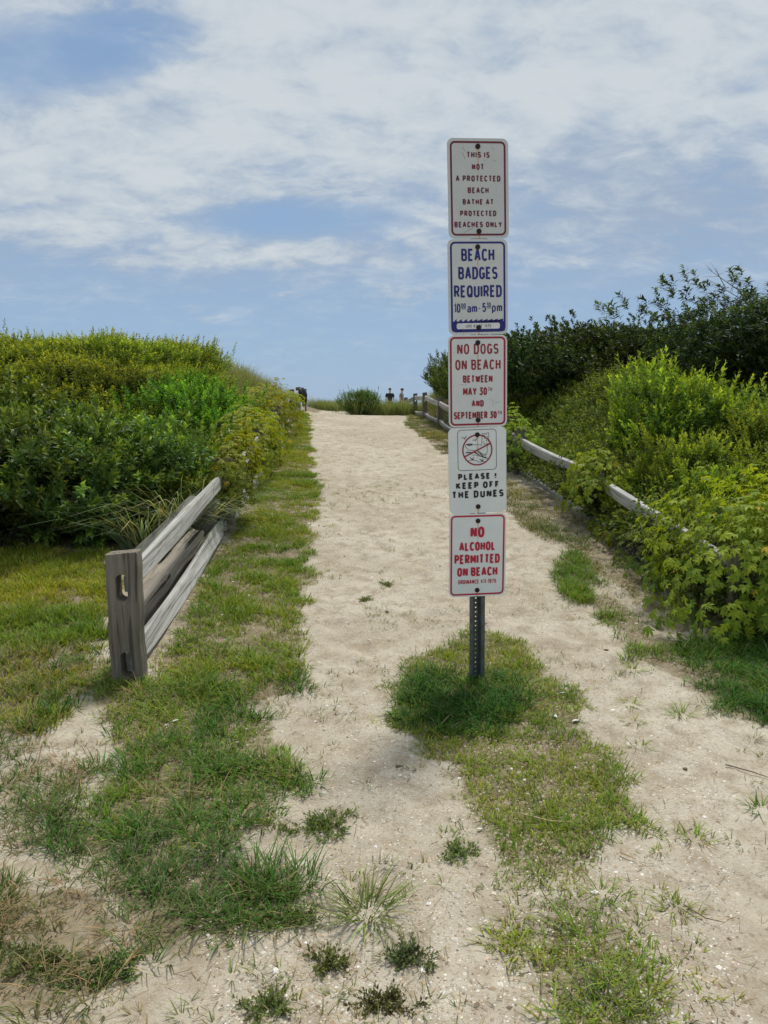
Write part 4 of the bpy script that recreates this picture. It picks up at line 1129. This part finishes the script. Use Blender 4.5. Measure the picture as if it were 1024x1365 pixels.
tree('dune_tree', T1[1], M['gloss'], 3.3, 15.3, 'dark evergreen tree farthest back on the right skyline', tg, (.95, .9, .72), 2.8)
tree('cherry_tree', T2, M['leaf'], 5.65, 10.5, 'tall dark tree with drooping leaves at the right edge', None, (1.0, .95, .80), .4)
# bare twigs poking out of the tall tree
G = Geo(); q = np.random.default_rng(6)
for i in range(16):
    b = np.array([4.55+q.normal(0, .15), 10.3+q.normal(0, .2), 2.60+q.normal(0, .15)]); d = np.array([q.normal(-.25, .25), q.normal(0, .15), q.uniform(.2, .5)])
    e = b+d*.9
    V, Q, T = tube_arrays([b, b+d*.5+q.normal(0, .03, 3), e], [.006, .004, .0015], 5); G.add(V, Q, T)
    for j in range(3):
        s_ = b+d*q.uniform(.3, .8); V, Q, T = tube_arrays([s_, s_+q.normal(0, .10, 3)+np.array([0, 0, .06])], [.003, .001], 4); G.add(V, Q, T)
setp(obj('bare_branches', G.mesh('bare_branches', True), mat_plain('dead_twig_bark', (.16, .14, .12), .9)), 'bare dead branches poking out left of the tall drooping tree', 'branches')

LG = shrub_meshes(600, (.68, .62, .58), 800, 14, .052, .023, (.12, .19, .03), (.46, .52, .055), (.12, .26), .9, .9, .38, nb=14)
shrub('light_green_shrub', LG, M['leaf'], (3.15, 8.4, h1(3.15, 8.4)-.05), 'large light green upright shrub in front of the dark trees', 'shrub', None, (1.05, 1.0, 1.12), 0)
LG2 = [shrub_meshes(610+i, (.55, .5, .50), 480, 13, .05, .022, (.125, .205, .032), (.40, .48, .055), (.12, .28), .9, .9, .38) for i in range(2)]
right = [(2.95, 7.5, .85, 'leafy shrub at the foot of the large light green shrub'), (2.65, 6.3, .6, 'low leafy shrub leaning on the right fence rail'), 
         (3.85, 7.9, .85, 'loose yellow-green shrub just right of the large light green shrub'), (3.55, 6.6, .95, 'yellow-green sapling-like shrub at the right edge above the vine'),
         (4.35, 7.4, 1.15, 'pale leafy shrub at the far right edge below the tall tree'), (2.65, 7.4, .62, 'small low shrub behind the covered right fence post'),
         (3.0, 6.9, .7, 'low bushy shrub under the large light green shrub'), (2.55, 13.0, .5, 'small bright shrub below the dark trees, close to the signs'),
         (3.1, 5.5, .8, 'dense leafy shrub behind the creeper at the right edge'), (3.7, 5.8, 1.0, 'broad light green shrub at right edge over the creeper')]
for i, (x, y, s, lb) in enumerate(right):
    shrub('leafy_shrub', LG2[i % 2], M['leaf'], (x, y, h1(x, y)-.05), lb, 'shrub', 'leafy shrubs behind the right fence', (s, s, s*1.05), i*2.1)

# ground cover on the right slope
r = np.random.default_rng(91)
def cover(name, n, area, hgt, leafL, leafW, c_old, c_tip, nl=10, slen=(.10, .25), mat='leaf', cond=None, big=False):
    G = Geo(); x = r.uniform(area[0], area[1], n); y = r.uniform(area[2], area[3], n)
    if cond is not None: m = cond(x, y); x, y = x[m], y[m]
    n = len(x); hh = hgt*(.3 + 1.2*fbm(x*1.6, y*1.6, 140, 3)**1.3)*r.uniform(.35, 1.0, n)*(1 - .4*ss((y-8.5)/2))
    p = np.stack([x, y, height(x, y) + hh], 1)
    d = r.normal(0, .6, (n, 3)); d[:, 2] = r.uniform(.25, 1.0, n)
    shoots(G, r, p, d, r.uniform(*slen, n), nl, leafL, leafW, c_old, c_tip, 1.0, .3, .2, big, tipp=.5)
    return stuff(name, G, M[mat])
side = lambda x, y: (x + pshift(y)*.9 > 2.02 + .16*fbm(x*3, y*3, 160, 2)) & (x < .62*y + .6)
cover('ground_cover', 20000, (1.0, 5.6, 4.6, 13.5), .50, .045, .022, (.09, .15, .03), (.34, .39, .075), 9, cond=side)
cover('fence_undergrowth', 2600, (1.6, 2.5, 4.6, 13), .34, .045, .028, (.06, .10, .022), (.20, .25, .05), 9, cond=lambda x, y: np.abs(x - np.interp(y, [p[1] for p in RP], [p[0] for p in RP])) < .16 + .1*fbm(y*2, x*2, 12, 2))
cover('left_undergrowth', 3200, (-6, -1.5, 6.35, 16), .30, .04, .020, (.06, .095, .02), (.24, .26, .04), 9, cond=lambda x, y: (x < np.interp(y, [p[1] for p in LP], [p[0] for p in LP]) - .08) & ((y > 7.0) | (x < -2.1 + .3*fbm(y*3, x*3, 15, 2))) & (x > -.58*y-.6))

# creepers: long runners carrying five-fingered leaves
def creeper(loc, rad, n_leaf, label, seed, c1=(.13, .22, .03), c2=(.32, .42, .04), LL=(.036, .066), group='creepers climbing the fences', low=-.45, droop=.5, floor=True):
    q = np.random.default_rng(seed); lumps = lump_dirs(q, 8)
    p, d, _ = crown_points(q, n_leaf, rad, lumps, .35, low, (.55, 1.02), 9, .22)
    p[:, 2] += rad[2]*.25
    if floor:
        hz = height(p[:, 0]+loc[0], p[:, 1]+loc[1]) - loc[2]; p[:, 2] = np.maximum(p[:, 2], hz + q.uniform(.02, .12, len(p)))
    n = len(p); G = Geo()
    nrm = norm(d + np.array([0, 0, .6]) + q.normal(0, .35, p.shape)); hang = norm(d*.7 + np.array([0, 0, -.35]) + q.normal(0, .35, p.shape))
    hang = norm(hang - nrm*np.sum(hang*nrm, 1, keepdims=True)); sd_ = np.cross(hang, nrm)
    f = q.random(n)[:, None]*.8 + .2*(p[:, 2:3] > np.median(p[:, 2])); c = np.asarray(c1)*(1-f) + np.asarray(c2)*f
    yl = q.random(n) < .025; c[yl] = (.44, .34, .03)
    L0 = q.uniform(*LL, n)
    for a, k in ((0, 1.0), (42, .9), (-42, .9), (85, .62), (-85, .62)):
        ax = hang*cos(R(a)) + sd_*sin(R(a)) + q.normal(0, .06, p.shape)
        leaves(G, p, ax, nrm, L0*k, L0*k*.38, np.clip(c*(1+q.normal(0, .12, (n, 1))), .01, .7), .16, .28, True)
    root = empty('creeper_vine', loc, label, 'vine', group)
    obj('foliage', G.mesh('foliage'), M['leaf'], root)
    S = Geo()
    for i in q.choice(n, 14, replace=False):
        e = p[i]; st = np.array([q.normal(0, rad[0]*.25), q.normal(0, rad[1]*.25), -.02]); mid = (st+e)/2 + q.normal(0, .05, 3) + np.array([0, 0, .06])
        V, Q, T = tube_arrays([st, mid, e], [.006, .0045, .002], 5); S.add(V, Q, T)
    obj('stem', S.mesh('stem', True), M['bark'], root)
    return root
def gl(x, y, dz=0): return (x, y, h1(x, y)+dz)
creeper(gl(2.42, 4.85, .14), (.55, .62, .70), 2100, 'big yellow-green creeper mound smothering the near right fence post', 1, c1=(.13, .225, .032), c2=(.36, .45, .045))
creeper(gl(2.98, 5.0, .2), (.6, .6, .72), 1100, 'creeper mound at the right edge behind the yellow one', 2)
creeper(gl(2.08, 7.55, .28), (.28, .5, .46), 700, 'bright creeper wrapping the middle right fence post', 3)
creeper(gl(1.82, 10.75, .25), (.28, .6, .44), 500, 'creeper on the right fence post nearest the signs', 4)
creeper(gl(2.1, 6.3, .0), (.22, .9, .26), 480, 'low dark creeper trailing under the right fence rail', 5, (.08, .14, .03), (.22, .27, .045))
creeper(gl(-1.42, 7.25, .3), (.24, .50, .50), 800, 'creeper hanging over the second left fence post', 6, (.14, .21, .03), (.33, .36, .035), LL=(.04, .065))
creeper(gl(-1.66, 9.6, .3), (.42, 1.3, .62), 1100, 'yellowish creeper bank bulging towards the path beyond the left fence', 7, (.13, .19, .025), (.36, .40, .035), LL=(.04, .07))
creeper(gl(-1.88, 12.6, .3), (.42, 2.0, .62), 900, 'far creeper bank along the left fence near the crest', 8, (.12, .17, .025), (.33, .32, .03), LL=(.04, .07))

creeper(gl(-1.72, 10.9, .25), (.36, .8, .50), 620, 'creeper bank between the near and far banks along the left fence', 9, (.13, .19, .025), (.36, .40, .035), LL=(.04, .07))
creeper(gl(-1.95, 15.2, .25), (.36, 1.3, .50), 620, 'last creeper bank on the left fence before the dark bag', 10, (.12, .17, .025), (.33, .36, .03), LL=(.04, .07))

# ------------------------------------------------------------------ weeds and tufts standing alone on the sand
def weed(x, y, rad, n, label, seed, group='low weeds on the sand', col=(.16, .205, .085), tip=(.25, .29, .13)):
    q = np.random.default_rng(seed); G = Geo(); z0 = h1(x, y); n = int(n*1.7)
    a = q.uniform(0, 2*pi, n); f0 = q.uniform(0, 6, 3); rr = q.random(n)**.6*(.62 + .25*np.sin(2*a+f0[0]) + .22*np.sin(3*a+f0[1]) + .15*np.sin(5*a+f0[2])); px_, py_ = rad[0]*rr*np.cos(a), rad[1]*rr*np.sin(a)
    p = np.stack([px_, py_, height(px_+x, py_+y)-z0 + .002], 1)
    d = np.stack([np.cos(a)*rr*.8, np.sin(a)*rr*.8, q.uniform(.1, .55, n)], 1) + q.normal(0, .35, (n, 3))
    d[:, 2] = np.abs(d[:, 2])*.7 + .06
    shoots(G, q, p, d, q.uniform(.015, .055, n), 9, .012, .006, col, tip, 1.0, .1, .2)
    return setp(obj('weed', G.mesh('weed'), M['leaf'], None, (x, y, z0)), label, 'weed', group)
weed(-.22, 2.57, (.19, .085), 120, 'largest dark mat of weed alone on sand right of the grass', 1)
weed(.07, 1.93, (.085, .05), 44, 'small grey-green weed below the long grass tuft', 2, col=(.075, .095, .05))
weed(-.26, 2.08, (.09, .05), 44, 'weed patch beside the grass edge, left of the long grass tuft', 3)
weed(-.38, 2.20, (.12, .06), 60, 'dark weed patch at the grass edge, low left', 4)
weed(-.15, 1.91, (.07, .04), 40, 'tiny weed at the bottom left of center on bare sand', 5)
weed(.0, 1.77, (.08, .045), 45, 'olive weed at the bottom edge near the middle', 6, col=(.09, .09, .04))
weed(.26, 2.40, (.08, .05), 40, 'weed beside the left edge of the grassy island', 7)
weed(-.91, 1.88, (.16, .09), 90, 'dark weed mat among dry grass at the lower left', 8)
weed(-.74, 1.85, (.12, .07), 70, 'bright weed clump among grass at the lower left', 9, col=(.06, .12, .03))
weed(-.13, 5.32, (.05, .035), 26, 'small weed on the mid path, left of the signpost', 10)
weed(.02, 5.67, (.05, .03), 22, 'small weed on the mid path nearest the signpost', 11)
weed(-.30, 1.76, (.09, .05), 50, 'weed at the very bottom edge, left of center', 12)
def tuft(x, y, n, L, label, seed, col=MD, **k):
    return clump(x, y, n, L, col, label, lean=(.3, .9), bend=(.2, .8), rad=k.get('rad', .035), W=(.003, .0055), straw=.12, seed=seed, name='grass_tuft', cat='grass tuft', group='grass tufts alone on the sand')
tuft(-.05, 2.11, 95, (.08, .17), 'long-bladed spiky grass tuft alone on the foreground sand', 1, (.17, .25, .06), rad=.05)
tuft(1.44, 3.56, 40, (.05, .10), 'grass tuft on the right sand below the fence-side grass', 2)
tuft(1.24, 3.69, 30, (.03, .08), 'flat little grass tuft in the row on the right path', 3)
tuft(1.18, 3.46, 26, (.03, .07), 'thin grass tuft beside the right edge of the island', 4)
tuft(1.11, 3.19, 26, (.03, .07), 'sparse grass tuft on sand right of the island middle', 5)
tuft(1.07, 2.47, 34, (.03, .07), 'grass tuft on sand right of the lower island', 6)
tuft(.88, 2.12, 34, (.03, .08), 'flattened grass tuft at the lower right of the island', 7)
tuft(1.40, 2.67, 32, (.04, .09), 'dark grass tuft at the right picture edge', 8, DK)
tuft(.22, 2.50, 26, (.03, .06), 'grass tuft left of the lower island', 9)
tuft(1.38, 4.1, 40, (.04, .08), 'grass tuft nearest the fence-side grass on the right path', 10)
tuft(.91, 2.57, 40, (.04, .09), 'broad grass tuft just right of the island', 11)
tuft(.54, 1.72, 60, (.05, .12), 'long grass tuft at the bottom edge below the island', 12, (.10, .14, .04), rad=.05)

# ------------------------------------------------------------------ shell grit, litter, twigs
G = Geo(); r = np.random.default_rng(17)
n = 75000; y = 1.35 + 14*r.random(n)**1.7; x = r.uniform(-.62, .62, n)*y*.62 + .25
m = (x > -1.7) & (x < 2.3); x, y = x[m], y[m]; n = len(x)
z = height(x, y); sz = r.uniform(.0014, .0042, n)*(1 + (r.random(n) > .95)*1.2)*(1 + .10*np.maximum(0, y-3.5))
oct_ = np.array([(1,0,0),(-1,0,0),(0,1,0),(0,-1,0),(0,0,1),(0,0,-1)], float)
sc = np.stack([sz*r.uniform(.7,1.6,n), sz*r.uniform(.7,1.4,n), sz*r.uniform(.35,.7,n)], 1)
th = r.uniform(0, 6.28, n); V = oct_[None]*sc[:, None]
Vr = V.copy(); Vr[..., 0] = V[..., 0]*np.cos(th)[:, None]-V[..., 1]*np.sin(th)[:, None]; Vr[..., 1] = V[..., 0]*np.sin(th)[:, None]+V[..., 1]*np.cos(th)[:, None]
Vr += np.stack([x, y, z], 1)[:, None] + r.normal(0, .0003, (n, 6, 3))
o = np.arange(n)[:, None]*6
T = np.concatenate([o+np.array([t]) for t in ((0,2,4),(2,1,4),(1,3,4),(3,0,4),(2,0,5),(1,2,5),(3,1,5),(0,3,5))])
pal = np.array([(.66,.61,.54),(.56,.48,.38),(.42,.31,.21),(.72,.69,.65),(.22,.16,.11),(.50,.36,.25)])
K = np.repeat(pal[r.choice(6, n, p=[.26,.28,.18,.08,.12,.08])]*(1+r.normal(0, .12, (n, 1))), 6, 0)
G.add(Vr.reshape(-1, 3), None, T, np.clip(K, .02, .9)); stuff('shell_grit', G, M['chip'])
# straw and root fibres lying about
G = Geo(); n = 6500; x = r.uniform(-1.9, 2.3, n); y = 1.4 + 6*r.random(n)**1.4; a = r.uniform(0, 6.28, n)
blades(r, np.stack([x, y, height(x, y)+.002], 1), a, r.uniform(.015, .07, n), r.uniform(.0012, .0026, n), np.full(n, .995), np.full(n, .02), np.clip(np.array([(.30,.22,.13)])*(1+r.normal(0, .45, (n, 1))), .03, .6), G)
stuff('straw_litter', G, M['grass'])

def shell(x, y, s, label, seed, rz=0):
    q = np.random.default_rng(seed); V, Q = [], []; nu, nv = 7, 12
    for i in range(nu+1):
        for j in range(nv+1):
            t = i/nu; a = (j/nv-.5)*2.3; rr = t*(1+.06*cos(j*pi))
            V.append((s*rr*sin(a), s*(rr*cos(a)*.85), s*.34*(1-(1-t)**2*.0-t*t)*cos(a*.6)+s*.08))
    for i in range(nu):
        for j in range(nv): Q.append((i*(nv+1)+j, i*(nv+1)+j+1, (i+1)*(nv+1)+j+1, (i+1)*(nv+1)+j))
    o = obj('seashell', make_mesh('seashell', V, Q, None, None, True), M['shell'], None, (x, y, h1(x, y)+.006)); o.rotation_euler = (.15, .1, rz)
    return setp(o, label, 'shell', 'white shells lying about')
shell(.91, 3.44, .026, 'bright white shell at the right edge of the grassy island', 1, .4)
shell(.82, 3.49, .020, 'greyish white shell in the grass left of the brightest shell', 2, 2)
shell(-.98, 3.47, .022, 'white shell in the grass by the left fence post', 3, 1)
shell(-.60, 3.03, .018, 'small white shell in lush grass left of the path', 4, 2.2)
shell(.34, 2.53, .014, 'small white chip of shell left of the grassy island', 5, .2)
shell(.91, 3.76, .014, 'tiny white shell on the right path near the signs', 6, 3)
shell(.65, 2.19, .014, 'white shell at the foot of the grassy island', 7, 3)
def twig(pts, rr, label, c, name='twig'):
    z0 = h1(*pts[0][:2]); P = [(x-pts[0][0], y-pts[0][1], h1(x, y)-z0+dz) for x, y, dz in pts]
    V, Q, T = tube_arrays(P, [rr]+[rr*.9]*(len(P)-2)+[rr*.4], 6)
    setp(obj(name, make_mesh(name, V, Q, T), c, None, (pts[0][0], pts[0][1], z0)), label, name, 'twigs lying on the sand')
tw = mat_plain('dry_twig', (.13, .085, .06), .9); sw = mat_plain('straw_stem', (.42, .33, .18), .8)
twig([(1.42, 3.02, .01), (1.50, 2.96, .014), (1.57, 2.93, .006)], .003, 'thin dark twig on the right sand', tw)
twig([(.50, 2.62, .018), (.60, 2.58, .022), (.70, 2.57, .018)], .0028, 'pale straw stem lying across the island grass', sw)
twig([(.79, 2.39, .012), (.81, 2.37, .014), (.835, 2.36, .01)], .0035, 'short tan stick beside the island grass', sw)
twig([(.90, 2.12, .012), (.94, 2.06, .012), (.98, 2.03, .02)], .002, 'curved wiry runner right of the lower island', tw)
def crumb(x, y, s, label, seed):
    q = np.random.default_rng(seed); bm = bmesh.new(); bmesh.ops.create_icosphere(bm, subdivisions=2, radius=s)
    for v in bm.verts: v.co *= 1 + q.normal(0, .14); v.co.z *= .55; v.co.x *= 1.5
    me = bpy.data.meshes.new('wood_chip'); bm.to_mesh(me); bm.free(); o = obj('wood_chip', me, tw, None, (x, y, h1(x, y)+s*.3)); o.rotation_euler = (0, .2, seed)
    setp(o, label, 'wood chip', 'dark chips on the sand')
crumb(1.25, 3.01, .010, 'dark brown chip alone on the right sand', 1); crumb(1.32, 4.41, .011, 'dark chip on the right path beside grass tufts', 2)
crumb(.06, 3.02, .009, 'grey chip on sand left of the island', 3); crumb(.02, 5.1, .011, 'dark chip on the mid path', 4)

# ------------------------------------------------------------------ two people far off beyond the crest
def person(x, y, rz, shirt, skin, hair, trousers, label, cap=False, head=(0, 0), arm=0):
    z = h1(x, y)
    root = empty('person', (x, y, z), label, 'person', 'people beyond the crest'); root.rotation_euler = (0, 0, rz)
    def skinmesh(name, verts, edges, rad, m, par=None):
        me = bpy.data.meshes.new(name); me.from_pydata(verts, edges, [])
        o = bpy.data.objects.new(name, me); C.objects.link(o)
        md = o.modifiers.new('s', 'SKIN'); sv = me.skin_vertices[0].data
        for i, rr in enumerate(rad): sv[i].radius = rr if isinstance(rr, tuple) else (rr, rr)
        sv[0].use_root = True
        o.modifiers.new('d', 'SUBSURF').levels = 2; o.modifiers['d'].render_levels = 2
        dg = bpy.context.evaluated_depsgraph_get(); m2 = bpy.data.meshes.new_from_object(o.evaluated_get(dg)); m2.name = name
        bpy.data.objects.remove(o)
        for p in m2.polygons: p.use_smooth = True
        m2.materials.clear(); m2.materials.append(m); return obj(name, m2, None, par)
    a = arm
    V = [(0,0,.95),(0,0,1.12),(0,0,1.32),(0,-.01,1.47),(0,-.01,1.54),(head[0]*.5,-.02+head[1]*.5,1.64),(head[0],-.02+head[1],1.74),
         (.19,0,1.42),(.25,.02,1.15),(.23,-.10-a,.95),(.22,-.14-a,.87),(-.19,0,1.42),(-.25,.02,1.15),(-.23,-.10,.95),(-.22,-.14,.87),
         (.10,0,.88),(.11,-.01,.50),(.11,.02,.08),(.12,-.13,.03),(-.10,0,.88),(-.11,-.01,.50),(-.11,.02,.08),(-.12,-.13,.03)]
    Ed = [(0,1),(1,2),(2,3),(3,4),(4,5),(5,6),(2,7),(7,8),(8,9),(9,10),(2,11),(11,12),(12,13),(13,14),(0,15),(15,16),(16,17),(17,18),(0,19),(19,20),(20,21),(21,22)]
    Rd = [(.15,.11),(.14,.10),(.16,.11),.07,.055,.085,.075,.06,.045,.036,.03,.06,.045,.036,.03,.085,.058,.04,.035,.085,.058,.04,.035]
    skinmesh('body', V, Ed, Rd, skin, root)
    V = [(0,0,.93),(0,0,1.12),(0,0,1.30),(0,0,1.44),(.20,0,1.42),(.26,.02,1.22),(-.20,0,1.42),(-.26,.02,1.22)]
    skinmesh('shirt', V, [(0,1),(1,2),(2,3),(2,4),(4,5),(2,6),(6,7)], [(.185,.14),(.17,.13),(.19,.14),(.10,.09),.085,.07,.085,.07], shirt, root)
    V = [(0,0,.95),(.10,0,.86),(.115,0,.50),(-.10,0,.86),(-.115,0,.50)]
    skinmesh('trousers', V, [(0,1),(1,2),(0,3),(3,4)], [(.18,.13),.11,.085,.11,.085], trousers, root)
    bm = bmesh.new(); bmesh.ops.create_uvsphere(bm, u_segments=18, v_segments=12, radius=1)
    for v in bm.verts:
        v.co = Vector((v.co.x*.10 + head[0], v.co.y*.115+.01+head[1], 1.725 + v.co.z*.10 + (.0 if v.co.z > 0 else .03)))
    me = bpy.data.meshes.new('hair'); bm.to_mesh(me); bm.free(); obj('hair' if not cap else 'cap', me, hair, root)
    return root
sk1 = mat_plain('skin', (.42, .26, .18), .5)
person(.38, 50, 0.1, mat_plain('black_cloth', (.012, .012, .014), .9), sk1, mat_plain('dark_hair', (.03, .022, .016), .7), mat_plain('dark_shorts', (.04, .045, .06), .9), 'person in a black shirt beyond the crest, seen from behind')
person(1.14, 50.5, 1.25, mat_plain('grey_cloth', (.17, .16, .13), .9), sk1, mat_plain('dark_cap', (.015, .015, .018), .7), mat_plain('khaki_shorts', (.22, .19, .13), .9), 'person in a grey-green shirt and dark cap turned sideways beyond the crest', True, (0, -.05), .1)

# dark bag hung on the far left fence post
bm = bmesh.new(); bmesh.ops.create_icosphere(bm, subdivisions=3, radius=1); q = np.random.default_rng(3)
for v in bm.verts:
    v.co = Vector((v.co.x*.12, v.co.y*.09, v.co.z*.20 - .05*v.co.x))*(1 + .08*sin(v.co.z*7+v.co.x*5))
V, Q, T = tube_arrays([(.04*sin(t)+.0, 0, .15+.05*cos(t)) for t in np.linspace(-2.4, 2.4, 12)], [.012]*12, 6)
me = bpy.data.meshes.new('bag'); bm.to_mesh(me); bm.free()
bag = setp(obj('bag', me, mat_plain('black_bag', (.02, .02, .022), .6), None, (-2.04, 19.47, h1(-2.17, 19.6)+.42)), 'black bag hanging on the far left fence post by the crest', 'bag')
obj('strap', make_mesh('strap', V, Q, T, None, None, True) if False else make_mesh('strap', V, Q, T), mat_plain('bag_strap', (.02, .02, .022), .7), bag)

# overhead wire passing behind the tall tree
V, Q, T = tube_arrays([(5.45, 11.4, 2.6), (5.63, 11.45, 3.25), (5.97, 11.55, 3.95), (7.5, 12.2, 6.8)], [.009]*4, 6)
setp(obj('guy_wire', make_mesh('guy_wire', V, Q, T), M['steel']), 'thin dark guy wire rising behind the tall tree at the right', 'wire')
